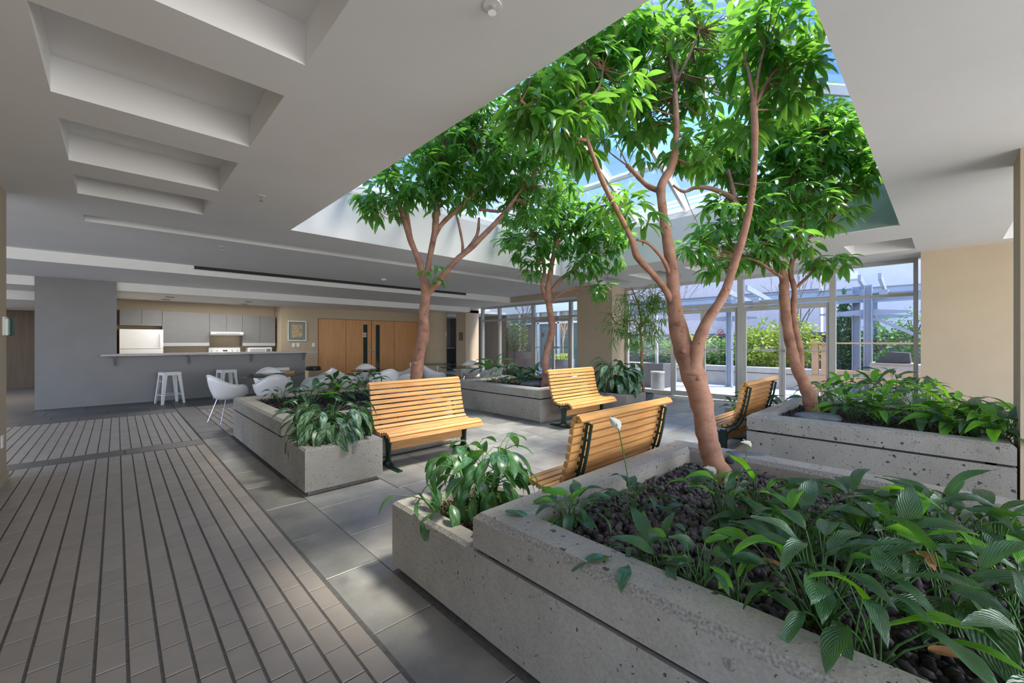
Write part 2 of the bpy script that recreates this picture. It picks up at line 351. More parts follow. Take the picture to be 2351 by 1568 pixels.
# joined copies of one base mesh (numpy)
def joined(name,base,mats,mat,parent,smooth=True,**tags):
    bv,bf,buv=base; org=ORG.get(parent.name,Vector((0,0,0)))
    bv=np.array(bv,dtype=np.float32); bf=np.array(bf,dtype=np.int32); n=len(bv); k=bf.shape[1]; m=len(mats)
    A=np.array([[list(r) for r in M] for M in mats],dtype=np.float32)
    V=np.einsum('mij,nj->mni',A[:,:3,:3],bv)+A[:,None,:3,3]-np.array(org,dtype=np.float32)
    Fa=(bf[None]+(np.arange(m)*n)[:,None,None]).reshape(-1)
    me=bpy.data.meshes.new(name); me.vertices.add(n*m); me.vertices.foreach_set('co',V.reshape(-1))
    nf=len(bf)*m; me.loops.add(nf*k); me.loops.foreach_set('vertex_index',Fa.astype(np.int32)); me.polygons.add(nf)
    me.polygons.foreach_set('loop_start',np.arange(nf,dtype=np.int32)*k)
    if buv is not None:
        ul=me.uv_layers.new(name='UVMap'); u=np.array(buv,dtype=np.float32)[bf].reshape(-1); ul.data.foreach_set('uv',np.tile(u,m))
    me.update(calc_edges=True); me.materials.append(MATS[mat])
    if smooth: me.shade_smooth()
    o=bpy.data.objects.new(name,me); COL.objects.link(o); o.parent=parent; ORG[o.name]=org
    for a,b in tags.items(): o[a]=b
    return o
def basemesh(name,base,mat,smooth=True):
    bv,bf,buv=base; me=bpy.data.meshes.new(name); me.from_pydata([tuple(p) for p in bv],[],[tuple(f) for f in bf])
    if buv is not None:
        ul=me.uv_layers.new(name='UVMap')
        for l in me.loops: ul.data[l.index].uv=buv[l.vertex_index]
    me.materials.append(MATS[mat])
    if smooth: me.shade_smooth()
    return me
def leafbase(W,droop,fold,nu,nv,peak=.42,petiole=0,wave=0):
    "unit leaf along +X, face up +Z"
    v=[];uv=[];f=[]
    for i in range(nu+1):
        u=i/nu
        w=W/2*(math.sin(PI*u**(math.log(.5)/math.log(peak)))**.85 if 0<u<1 else 0)
        w=max(w,.006)
        a=u*droop; x=math.sin(a)/droop if droop>.01 else u; z=-(1-math.cos(a))/droop if droop>.01 else 0
        for j in range(nv+1):
            t=j/nv*2-1
            v.append((x+petiole,t*w*math.cos(fold),z+abs(t)*w*math.sin(fold)+wave*math.sin(u*9+t*2)*abs(t))); uv.append((u,(t+1)/2))
    for i in range(nu):
        for j in range(nv):
            a=i*(nv+1)+j; f.append((a,a+nv+1,a+nv+2,a+1))
    return v,f,uv
def leafM(p,d,s,up=Vector((0,0,1)),roll=0,sw=1):
    d=Vector(d).normalized()
    if abs(d.dot(up))>.97: up=Vector((.3,.2,.1)).normalized()
    y=up.cross(d).normalized(); z=d.cross(y)
    if roll:
        R=Matrix.Rotation(roll,3,d); y=R@y; z=R@z
    M=Matrix((d*s,y*s*sw,z*s)).transposed().to_4x4(); M.translation=Vector(p); return M
def split_leaves(parent,base,mats,mat,limit=300,meshname='leaf'):
    "the leaves that show largest are parts, the rest one part"
    me=[basemesh(meshname,b_,mat) for b_ in base]
    def size(M):
        q=proj(M.translation)
        if q is None or not(-60<q[0]<2411 and -60<q[1]<1628): return 0
        return M.to_scale()[0]/q[2]
    nb=len(base); items=[(size(M),i%nb,M) for i,M in enumerate(mats)]
    items.sort(key=lambda t:-t[0]); T=Matrix.Translation(-ORG[parent.name])
    for s_,bi,M in items[:limit]: put('leaf',me[bi],parent,T@M)
    rest=items[limit:]
    if rest: joined('foliage',base[0],[M for _,_,M in rest],mat,parent,kind='stuff')
# ================================================================ the setting
HC=2.87; C2=2.69; C3=2.51; XW=10.35
def S(mb,name,mat,parent=None,**k):
    if parent is None: k['kind']='structure'
    return mb.build(name,mat,parent,**k)
floor=S(MB().box(-7,10.35,-7,21,-.25,-.005),'floor','grout')
# floor tiles: 10 x 21 cm, columns along y, joints staggered
px0=.1035; cols=[.868-px0*(k+1) for k in range(17)]
def tiles(xs,y0,y1,pitch=.212,w=.092):
    out=[]
    for k,x in enumerate(xs):
        y=y0+(0 if k%2 else .106); first=y0
        if not k%2: out.append((x,y0,w,.106-.006))
        while y<y1-.01:
            out.append((x,y,w,min(pitch,y1-y)-.008)); y+=pitch
    return out
T=tiles(cols,.2,6.9)+tiles([.868-px0*(k+1) for k in range(31)],7.26,10.4)
def tsize(t):
    q=proj((t[0]+.05,t[1]+.1,0)); 
    if q is None or not(-40<q[0]<2400 and q[1]<1600): return 0
    return 1/q[2]
T.sort(key=lambda t:-tsize(t))
tm=bpy.data.meshes.new('tile'); mbt=MB().bbox(0,.0925,0,.206,-.012,0,.002)
tm.from_pydata(mbt.v,[],mbt.f); tm.materials.append(MATS['tile'])
for t in T[:300]:
    put('tile',tm,floor,Matrix.Translation((t[0],t[1],random.uniform(-.0008,.0008)))@Matrix.Diagonal((t[2]/.0925,t[3]/.206,1,1)))
mb=MB()
for t in T[300:]: mb.bbox(t[0],t[0]+t[2],t[1],t[1]+t[3],-.012,0,.002)
for t in tiles([1.215+px0*k for k in range(70)],7.26,10.4): mb.bbox(t[0],t[0]+t[2],t[1],t[1]+t[3],-.012,0,.002)
S(mb,'tiling','tile',floor); floor.children[-1]['kind']='stuff'
rs=random.Random(3)
def stones(x0,x1,y0,y1,rh,wmin,wmax,mat,alongx=True,g=.008,skip=None,name='flagstone'):
    a0,a1,b0,b1=(x0,x1,y0,y1) if alongx else (y0,y1,x0,x1)
    b=b0
    while b<b1-.02:
        h=min(rh*rs.uniform(.85,1.15),b1-b)
        if b1-b-h<.12: h=b1-b
        a=a0
        while a<a1-.02:
            w=min(rs.uniform(wmin,wmax),a1-a)
            if a1-a-w<.15: w=a1-a
            X0,X1,Y0,Y1=(a,a+w,b,b+h) if alongx else (b,b+h,a,a+w)
            if not(skip and skip(X0,X1,Y0,Y1)):
                z=rs.uniform(-.003,.0)
                MB().bbox(X0+g/2,X1-g/2,Y0+g/2,Y1-g/2,-.013,z,.003).build(name,mat,floor)
            a+=w
        b+=h
PL=[(1.2,3.35,-2.2,1.52),(1.2,1.93,1.5,2.3),(1.2,3.35,4.62,7.0),(1.2,1.93,3.9,4.65),(5.05,7.25,4.65,7.02),(6.55,7.28,3.9,4.68),(4.98,7.2,-.38,1.5),(6.45,7.2,1.5,2.25)]
def covered(X0,X1,Y0,Y1): return any(X0>=a-.02 and X1<=b+.02 and Y0>=c-.02 and Y1<=d+.02 for a,b,c,d in PL)
for y0,y1 in ((.6,1.23),(1.23,1.86),(1.86,2.48),(2.48,3.11),(3.11,3.83),(3.83,4.5),(4.5,5.1),(5.1,5.8),(5.8,6.5),(6.5,7.24)):
    MB().bbox(.878,1.196,y0+.004,y1-.004,-.013,rs.uniform(-.002,0),.003).build('flagstone','slate',floor)
stones(1.2,10.3,1.52,2.3,.39,.5,.75,'slate',True,skip=covered)
stones(1.2,10.3,2.3,4.6,.565,.5,.8,'slate',True,skip=covered)
stones(3.3,5.1,-2,1.52,.6,.5,.8,'slate',True,skip=covered)
stones(3.3,10.3,4.6,7.24,.6,.55,.9,'slate',True,skip=covered)
stones(7.2,10.3,-2,1.52,.6,.55,.9,'slate',True,skip=covered)
stones(-2.3,.868,6.91,7.25,.4,.45,.7,'slate_dark',True,name='border_stone')
stones(.878,1.205,7.26,12.58,.5,.5,.7,'slate_dark',False,name='border_stone')
stones(-2.4,.87,10.42,12.58,.55,.5,.8,'slate_dark',True,name='border_stone')
stones(1.215,10.3,10.42,12.58,.55,.5,.8,'slate_dark',True,name='border_stone')
S(MB().box(-7,-1.2,12.6,21,-.012,.0),'floor','carpet')
# ---- ceiling with recessed coffers and the skylight opening
SK=(1.68,7.29,.40,6.04)
cof=[(-.285,.735,.05,1.03,.22),(-.285,.735,1.40,2.385,.22),(-.285,.735,2.77,3.68,.22),(-.285,.735,4.08,4.97,.22),(-.285,.735,5.37,6.02,.22)]
cof.append((-.285,8.35,6.98,7.34,.08))
for k in range(-1,5): cof.append((8.25,9.32,.33+1.27*k,1.10+1.27*k if k>=0 else -.6,.25) if k>=0 else (7.7,9.32,-1.6,-.58,.25))
def plane_with_holes(x0,x1,y0,y1,z,holes):
    xs=sorted({x0,x1}|{v for h in holes for v in h[:2]}); ys=sorted({y0,y1}|{v for h in holes for v in h[2:4]})
    mb=MB()
    for i in range(len(xs)-1):
        for j in range(len(ys)-1):
            cx=(xs[i]+xs[i+1])/2; cy=(ys[j]+ys[j+1])/2
            if any(h[0]<cx<h[1] and h[2]<cy<h[3] for h in holes): continue
            mb.add([(xs[i],ys[j],z),(xs[i+1],ys[j],z),(xs[i+1],ys[j+1],z),(xs[i],ys[j+1],z)],[(0,1,2,3)])
    for h in holes:
        a,b,c,d,e=h
        vs=[(a,c,z),(b,c,z),(b,d,z),(a,d,z),(a,c,z+e),(b,c,z+e),(b,d,z+e),(a,d,z+e)]
        fs=[(0,1,5,4),(1,2,6,5),(2,3,7,6),(3,0,4,7)]
        if h is not holes[-1]: fs.append((4,5,6,7))
        mb.add(vs,fs)
    return mb
ceil=S(plane_with_holes(-5,9.65,-4,10.2,HC,cof+[SK+(.68,)]),'ceiling','ceiling_paint')
S(MB().box(9.65,10.6,-4,6.2,HC,HC+.1).box(9.65,10.6,6.2,7.4,HC,HC+.1),'ceiling','ceiling_paint')
# thickness above, with the shaft left open
a,b,c,d=SK
S(MB().box(-5,a-.02,-4,16,3.25,3.35).box(b+.02,10.6,-4,16,3.25,3.35).box(a-.02,b+.02,-4,c-.02,3.25,3.35).box(a-.02,b+.02,d+.02,16,3.25,3.35),'roof','ceiling_paint')
S(MB().box(-5,9.65,10.2,12.66,C2,C2+.1).box(9.65,10.6,7.37,12.93,C2,C2+.1),'ceiling','ceiling_paint')
S(MB().box(-5,9.85,12.66,21,C3,C3+.1).box(9.85,12,12.93,21,C3,C3+.1).box(-5,-1.0,14.2,21,2.31,C3),'ceiling','ceiling_paint')
S(MB().box(-5,9.65,10.185,10.2,C2,HC),'trim_1','white_paint')
S(MB().box(9.64,9.66,7.37,10.2,C2,HC),'trim_2','beige_paint')
S(MB().box(0.0,9.85,12.645,12.66,C3,C2).box(-5,-1.19,12.645,12.66,C3,C2),'trim_3','white_paint')
S(MB().box(-5,-1.0,14.19,14.2,2.31,C3),'trim_4','white_paint')
# skylight shaft curb steps
mb=MB()
for i,(t,z0,z1) in enumerate(((.0,3.55,3.60),(-.06,3.60,3.66),(-.12,3.66,3.74))):
    A,B,Cc,D=a+t,b-t,c+t,d-t
    mb.box(A-.2,A,Cc-.2,D+.2,z0,z1).box(B,B+.2,Cc-.2,D+.2,z0,z1).box(A,B,Cc-.2,Cc,z0,z1).box(A,B,D,D+.2,z0,z1)
S(mb,'trim_5','white_paint')
# ---- walls
S(MB().box(-1.19,0,12.6,12.78,0,C2),'wall_back_grey','grey_paint')
S(MB().box(0,3.88,12.6,12.75,0,1.05),'wall_bar','grey_paint')
S(MB().box(-.02,3.85,15.4,15.55,0,C3),'wall_kitchen','beige_paint')
S(MB().box(-.12,0,12.78,15.5,0,C3),'wall_kitchen_left','beige_paint')
dw=MB().box(3.85,4.9,14.6,14.75,0,C3).box(8.72,8.95,14.6,14.75,0,C3).box(4.9,8.72,14.6,14.75,2.16,C3).box(3.78,3.85,14.6,15.55,0,C3)
S(dw,'wall_back','beige_paint')
cc=MB().lathe([(.45,0),(.45,C3)],9.12,13.95,40); S(cc,'column','beige_paint')
tag(bpy.data.objects['column'],None)
S(MB().box(8.9,9.2,14.4,14.75,0,C3),'wall_back_return','beige_paint')
S(MB().box(9.65,10.45,6.2,7.37,0,HC),'wall_column_middle','beige_paint')
S(MB().box(9.85,10.5,12.93,13.55,0,C3).box(9.85,10.5,12.93,13.55,C3,C2),'wall_column_far','beige_paint')
S(MB().box(9.65,10.5,-3.2,.28,0,HC),'wall_right','beige_paint')
S(MB().box(5.03,5.5,-.95,-.40,0,HC),'wall_column_near','beige_paint')
S(MB().box(-1.1,-.80,.2,6.5,0,HC),'wall_left','beige_paint')
S(MB().box(-.80,-.785,.2,6.52,0,.1),'baseboard_left','beige_paint')
S(MB().box(9.5,13,17.0,17.15,0,C3).box(12,12.2,12.9,17,0,C3),'wall_hall_right','grey_paint')
S(MB().box(-5,-.9,19.0,19.2,0,C3).box(-.9,-.75,12.78,19,0,C3),'wall_hall_end','dark_wood')
# lift lobby wood panelling in the hall (diagonal) with call panel
h=root('lift_lobby_panelling',(-1.9,17,0),kind='structure')
p0=at(0,905,15.2);p1=at(90,897,16.2)
mb=MB(); dv=Vector((p1.x-p0.x,p1.y-p0.y,0))
for i in range(6):
    q0=Vector((p0.x,p0.y,0))+dv*(i-2)/2; q1=q0+dv/2*.985
    mbi=MB().bar((q0.x,q0.y,1.15),(q1.x,q1.y,1.15),.05,2.3); mbi.build('panel','dark_wood',h)
pc=at(72,802,15.4); MB().bar((pc.x-.06,pc.y-.12,pc.z),(pc.x+.02,pc.y+.04,pc.z),.03,.5).build('call_panel','black_plastic',h)
MB().bar((pc.x-.05,pc.y-.12,pc.z+.55),(pc.x+.0,pc.y-.02,pc.z+.55),.03,.06).build('floor_indicator','aluminium',h)
# recessed ceiling linear vent
v=root('linear_vent',(4.4,10.17,2.85),'long dark linear air slot along the white ceiling step above the bar','air vent')
MB().box(1.1,7.76,10.165,10.184,2.80,2.865).build('slot','dark_gap',v)
MB().box(1.1,7.76,10.155,10.184,2.865,2.869).build('lip','aluminium',v); MB().box(1.1,7.76,10.155,10.184,2.79,2.80).build('lip','aluminium',v)
# ================================================================ windows and glass doors
def frame_bar(p,y0,y1,z0,z1,name='frame_bar',d=.10,x=XW):
    if z1-z0>1: d=.112
    MB().box(x-d/2,x+d/2,y0,y1,z0,z1).build(name,'aluminium',p)
def pane(p,y0,y1,z0,z1,x=XW): MB().box(x-.004,x+.004,y0,y1,z0,z1).build('pane','window_glass',p)
def yx(px): 
    q=at(px,784,1.0); return XW/q.x*q.y
def door_leaf(n,y0,y1,label,zt=2.17,sign=False,barc=None):
    d=root('door_%d'%n,(XW,(y0+y1)/2,0),label,None,kind='structure')
    s=.055
    MB().box(XW-.025,XW+.025,y0+.004,y0+s,0.01,zt).build('stile','aluminium',d); MB().box(XW-.025,XW+.025,y1-s,y1-.004,0.01,zt).build('stile','aluminium',d)
    MB().box(XW-.025,XW+.025,y0+s,y1-s,zt-.10,zt).build('top_rail','aluminium',d); MB().box(XW-.025,XW+.025,y0+s,y1-s,.01,.13).build('bottom_rail','aluminium',d)
    pane(d,y0+s,y1-s,.13,zt-.10)
    zb=1.19; w=y1-y0
    b=MB().tube([(XW-.075,y0+.04,zb),(XW-.075,y1-.04,zb)],.011,8).build('panic_bar','aluminium',d)
    c=(y0+y1)/2 if barc is None else y0+w*barc
    MB().box(XW-.10,XW-.025,c-.11,c+.11,zb-.035,zb+.03).build('latch_box','aluminium',b)
    cl=MB().box(XW-.10,XW-.03,c-.02,c+.28,zt-.03,zt+.045).build('door_closer','aluminium',d)
    MB().bar((XW-.12,c,zt+.05),(XW-.14,c-.18,zt+.03),.02,.012).build('closer_arm','aluminium',cl)
    if sign:
        sg=MB().box(XW-.008,XW-.0045,sign[0]-.11,sign[0]+.11,sign[1]-.11,sign[1]+.11).build('no_smoking_sign','window_glass',d)
        ring=MB(); R=.065
        pts=[(XW-.010,sign[0]+R*math.cos(t),sign[1]+R*math.sin(t)) for t in [2*PI*k/24 for k in range(25)]]
        ring.tube(pts,.007,6,cap=False); ring.tube([(XW-.010,sign[0]-R*.7,sign[1]+R*.7),(XW-.010,sign[0]+R*.7,sign[1]-R*.7)],.006,6)
        ring.build('red_circle_with_slash','red_ink',sg)
        MB().box(XW-.011,XW-.009,sign[0]-.045,sign[0]+.03,sign[1]-.008,sign[1]+.006).build('cigarette','black_plastic',sg)
    return d
# right hand glazed wall, y from yx(2106) up to yx(1438)
w1=root('window_1',(XW,3.2,0),'tall aluminium framed glazed wall with transom above the double doors',kind='structure')
Y=[yx(p) for p in (2108,1912,1796,1701,1614,1541,1438)]
ztr=2.20
frame_bar(w1,Y[0],Y[6],2.80,2.87); frame_bar(w1,Y[0],Y[6],ztr,ztr+.055)
for y,w in ((Y[0]+.03,.06),(Y[1],.10),(Y[3],.12),(Y[5]-.04,.06),(Y[6]-.03,.06)): frame_bar(w1,y-w/2,y+w/2,0,2.80 if abs(y-Y[5]+.04)>.01 else ztr)
frame_bar(w1,Y[0],Y[1],0.0,.10); frame_bar(w1,Y[5],Y[6],0,.10)
pane(w1,Y[0],Y[1],.1,ztr); pane(w1,Y[5],Y[6],.1,ztr)
pane(w1,Y[0],Y[1],ztr+.055,2.8); pane(w1,Y[1],Y[3],ztr+.055,2.8); pane(w1,Y[3],Y[6],ztr+.055,2.8)
door_leaf(1,Y[4],Y[5]-.07,'left leaf of the left pair of glass doors',barc=.4)
door_leaf(2,Y[3]+.06,Y[4],'right leaf of the left pair of glass doors with a red no smoking sign',sign=(yx(1655),1.60),barc=.72)
door_leaf(3,Y[2],Y[3]-.06,'left leaf of the right pair of glass doors',barc=.35)
door_leaf(4,Y[1]+.05,Y[2],'right leaf of the right pair of glass doors',barc=.78)
# left hand glazed wall
w2=root('window_2',(XW,10,0),'aluminium framed glazed wall beyond the slim middle tree',kind='structure')
Z=[yx(p) for p in (1327,1311,1270,1225,1147,1106)]
frame_bar(w2,7.38,Z[5],2.63,2.69); frame_bar(w2,7.38,Z[5],2.15,2.21)
for y,w in ((7.42,.06),(Z[1],.10),(Z[3],.10),(Z[4],.09),(Z[5]-.05,.09)): frame_bar(w2,y-w/2,y+w/2,0,2.63)
frame_bar(w2,Z[3],Z[5],0,.1); pane(w2,Z[3],Z[4],.1,2.15); pane(w2,Z[4],Z[5],.1,2.15)
pane(w2,7.42,Z[1],.1,2.15)
for k,(y0,y1) in enumerate(((7.42,Z[1]),(Z[1],Z[3]),(Z[3],Z[4]),(Z[4],Z[5]))): pane(w2,y0,y1,2.21,2.63)
door_leaf(5,Z[2],Z[3]-.05,'left leaf of the far glass doors with a red no smoking sign',zt=2.14,sign=(yx(1246),1.60),barc=.3)
door_leaf(6,Z[1]+.05,Z[2],'right leaf of the far glass doors',zt=2.14,barc=.7)
# ---- skylight: glazed hipped roof over the shaft
w3=root('window_3',(4.48,3.2,3.74),'large glazed hipped skylight above the trees',kind='structure')
A,B,Cc,D=a-.12,b+.12,c-.12,d+.12; zb=3.74; ap=(4.48,3.2,5.3)
corners=[(A,Cc),(B,Cc),(B,D),(A,D)]
for i in range(4):
    p=Vector((*corners[i],zb)); q=Vector((*corners[(i+1)%4],zb)); m_=Vector(ap)
    MB().bar(p,m_,.09,.12).build('hip_bar','white_paint',w3)
    for k in range(1,6):
        t=k/6; s=p.lerp(q,t); w=min(t,1-t)*2; e=s+((p.lerp(m_,w) if t<.5 else q.lerp(m_,w))-s) if False else None
        top=(p.lerp(m_,t*1.0) if t<=.5 else q.lerp(m_,(1-t)*1.0)) if t!=.5 else m_.lerp(p.lerp(q,.5),.02)
        if t!=.5:
            # bar runs up the slope until it meets the hip
            mid=p.lerp(q,.5); up=(m_-mid); top=s+up*min(1,2*min(t,1-t))
        MB().bar(s,top,.05,.09).build('glazing_bar','white_paint',w3)
    for k in (1,2):
        t=k/3; MB().bar(p.lerp(m_,t),q.lerp(m_,t),.04,.06).build('purlin','white_paint',w3)
    g=MB(); off=Vector((0,0,.05)); n=(q-p).cross(m_-p).normalized()*.004
    g.add([p+off,q+off,m_+off,p+off+n,q+off+n,m_+off+n],[(0,1,2),(5,4,3),(0,3,4,1),(1,4,5,2),(2,5,3,0)]).build('pane','window_glass',w3)
S(MB().box(7.275,7.29,.42,2.3,2.885,3.54),'trim_6','green_glass_face')
# ================================================================ concrete planters
def planter(label,main,low,group='concrete planters around the seating area'):
    x0,x1,y0,y1=main; p=root('concrete_planter',((x0+x1)/2,(y0+y1)/2,0),label,'planter')
    if low:
        a0,a1,b0,b1=low; k=MB().box(x0+.04,x1-.04,y0+.04,y1-.04,0,.05)
        k.box(a0+.04,a1-.04,b0+.0 if b0>y0 else b0+.04,b1-.04 if b0>y0 else b1,0,.05)
        k.build('plinth','concrete_chip',p)
    MB().ring(x0,x1,y0,y1,.045,.405,.2,.001).build('base_wall','concrete',p)
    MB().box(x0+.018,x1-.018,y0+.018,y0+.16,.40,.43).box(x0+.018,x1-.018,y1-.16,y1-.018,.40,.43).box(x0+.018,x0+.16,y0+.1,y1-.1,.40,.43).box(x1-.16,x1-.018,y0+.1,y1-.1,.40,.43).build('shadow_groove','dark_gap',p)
    MB().ring(x0,x1,y0,y1,.425,.585,.2,.026).build('rim','concrete',p,mat2='concrete_chip')
    if low:
        MB().ring(a0,a1,b0,b1,.045,.42,.12,.018).build('low_box','concrete',p,mat2='concrete_chip')
    # tie-hole plugs on the rim faces
    m_=MB(); 
    for k in range(5):
        yy=y0+(y1-y0)*(k+.5)/5
        m_.tube([(x0-.0015,yy,.505),(x0+.004,yy,.505)],.017,12)
    m_.build('tie_hole_plugs','concrete_chip',p,kind='stuff')
    return p
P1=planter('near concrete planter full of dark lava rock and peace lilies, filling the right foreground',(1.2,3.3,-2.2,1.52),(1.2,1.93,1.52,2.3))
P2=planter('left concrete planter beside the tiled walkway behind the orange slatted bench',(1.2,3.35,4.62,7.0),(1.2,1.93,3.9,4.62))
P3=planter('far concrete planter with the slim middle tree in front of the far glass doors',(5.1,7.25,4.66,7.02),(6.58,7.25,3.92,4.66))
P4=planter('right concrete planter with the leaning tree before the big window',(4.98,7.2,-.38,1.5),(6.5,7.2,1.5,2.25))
# ---- bedding
def rockbase(sub,seed,flat=1.0):
    import bmesh
    r_=random.Random(seed); bm=bmesh.new(); bmesh.ops.create_icosphere(bm,subdivisions=sub,radius=.5)
    for v in bm.verts: v.co*=r_.uniform(.72,1.12); v.co.z*=.75*flat; v.co.x*=1.15
    V=[tuple(v.co) for v in bm.verts]; Fc=[tuple(v.index for v in f.verts) for f in bm.faces]; bm.free(); return V,Fc,None
def rM(x,y,z,s,r_): 
    from mathutils import Euler
    M=Euler((r_.uniform(0,6),r_.uniform(0,6),r_.uniform(0,6))).to_matrix().to_4x4()@Matrix.Diagonal((s*r_.uniform(.8,1.25),s,s*r_.uniform(.8,1.1),1)); M.translation=(x,y,z); return M
def bed(label,rect,z,n,smin,smax,mat,bname,parts=300,cat='gravel bed',mound=0,name='gravel_bed'):
    x0,x1,y0,y1=rect; r_=random.Random(int(x0*100+y1*31))
    b=root(name,((x0+x1)/2,(y0+y1)/2,z-.03),label,cat)
    MB().box(x0,x1,y0,y1,z-.06,z-.008).build('soil','soil',b)
    ms=[]
    for i in range(n):
        x=r_.uniform(x0+.01,x1-.01); y=r_.uniform(y0+.01,y1-.01); s=r_.uniform(smin,smax)
        zz=z+mound*math.sin((x-x0)*3.1)*math.sin((y-y0)*2.3)+r_.uniform(-.012,.016)
        q=proj((x,y,zz))
        if q is None or q[0]<-50 or q[0]>2420 or q[1]>1680: continue
        ms.append(rM(x,y,zz,s,r_))
    ms.sort(key=lambda M:-M.to_scale()[1]/proj(M.translation)[2])
    if parts:
        bases=[basemesh('rock',rockbase(2,k),mat,True) for k in range(6)]; T=Matrix.Translation(-ORG[b.name])
        for i,M in enumerate(ms[:parts]): put(bname,bases[i%6],b,T@M)
        ms=ms[parts:]
    h=len(ms)//2
    near=[M for M in ms if proj(M.translation)[2]<2.2]; far=[M for M in ms if proj(M.translation)[2]>=2.2]
    if near: joined('loose_stones',rockbase(2,11),near,mat,b,smooth=False,kind='stuff')
    if far: joined('loose_stones',rockbase(1,12),far,mat,b,smooth=False,kind='stuff')
    return b
bed('bed of dark purple-black lava rock in the near planter',(1.4,3.1,-1.9,1.32),.48,9500,.022,.042,'lava_rock','lava_stone',mound=.012)
bed('coarse brown bark mulch in the low corner box of the near planter',(1.32,1.81,1.6,2.18),.36,2600,.010,.022,'bark_mulch','bark_chip',parts=0,cat='mulch bed',name='mulch_bed')
bed('dark mulch bed in the left planter by the walkway',(1.4,3.15,4.82,6.8),.53,3500,.02,.045,'dark_mulch','bark_chip',parts=0,cat='mulch bed',name='mulch_bed')
bed('dark mulch in the low corner box of the left planter',(1.32,1.81,4.02,4.5),.37,900,.015,.03,'dark_mulch','bark_chip',parts=0,cat='mulch bed',name='mulch_bed')
bed('dark mulch bed in the far planter under the slim middle tree',(5.3,7.05,4.86,6.82),.52,2500,.025,.05,'dark_mulch','bark_chip',parts=0,cat='mulch bed',name='mulch_bed')
bed('dark mulch in the low corner box of the far planter',(6.7,7.16,4.04,4.55),.37,500,.02,.04,'dark_mulch','bark_chip',parts=0,cat='mulch bed',name='mulch_bed')
bed('dark mulch bed in the right planter under the leaning tree',(5.18,7.0,-.18,1.3),.53,4500,.02,.045,'dark_mulch','bark_chip',parts=0,cat='mulch bed',name='mulch_bed')
bed('dark mulch in the low corner box of the right planter',(6.57,7.08,1.5,2.13),.37,500,.02,.04,'dark_mulch','bark_chip',parts=0,cat='mulch bed',name='mulch_bed')
def stone(label,p,s,rz,seed):
    V,Fc,_=rockbase(3,seed); r_=random.Random(seed)
    V=[Vector(v).normalized() for v in V]; c,sn=math.cos(rz),math.sin(rz)
    m_=MB(); vs=[]
    for v in V:
        k=1+.12*math.sin(v.x*5+seed)+.08*math.cos(v.y*7+seed)
        x,y,z=v.x*s[0]/2*k,v.y*s[1]/2*k,v.z*s[2]/2*k; vs.append((p[0]+x*c-y*sn,p[1]+x*sn+y*c,p[2]+z))
    m_.add(vs,Fc); o=m_.build('river_stone','river_stone',None,smooth=True); tag(o,label,'stone')
q=atz(1700,1062,.53); stone('long flat grey-blue stone lying behind the trunk in the near planter',(q.x+.05,q.y-.02,.55),(.34,.15,.10),-.9,4)
q=atz(1880,962,.55); stone('smooth grey stone at the foot of the leaning tree',(q.x,q.y,.56),(.42,.2,.12),-1.2,5)
q=atz(1222,886,.55); stone('blue-grey stone beside the slim middle tree trunk',(q.x,q.y,.58),(.40,.22,.13),-.6,6)
# ================================================================ benches
def spline2(P,k=12):
    return [(v.x,v.y) for v in catmull([(a,b,0) for a,b in P],k)]
BP=spline2([(-.055,.872),(-.02,.912),(.025,.892),(.045,.83),(.058,.75),(.078,.65),(.105,.55),(.14,.455),(.19,.41),(.25,.395),(.33,.40),(.40,.415),(.455,.41),(.505,.375),(.525,.325)])
def resample(P,step):
    L=[0]
    for i in range(1,len(P)): L.append(L[-1]+math.dist(P[i],P[i-1]))
    n=int(L[-1]/step); out=[]
    for k in range(n+1):
        s=(k+.5)*L[-1]/(n+1); i=max(j for j in range(len(L)) if L[j]<=s); i=min(i,len(P)-2)
        t=(s-L[i])/(L[i+1]-L[i]); p=(P[i][0]+(P[i+1][0]-P[i][0])*t,P[i][1]+(P[i+1][1]-P[i][1])*t)
        d=(P[i+1][0]-P[i][0],P[i+1][1]-P[i][1]); m=math.hypot(*d); out.append((p,(d[0]/m,d[1]/m)))
    return out,L[-1]
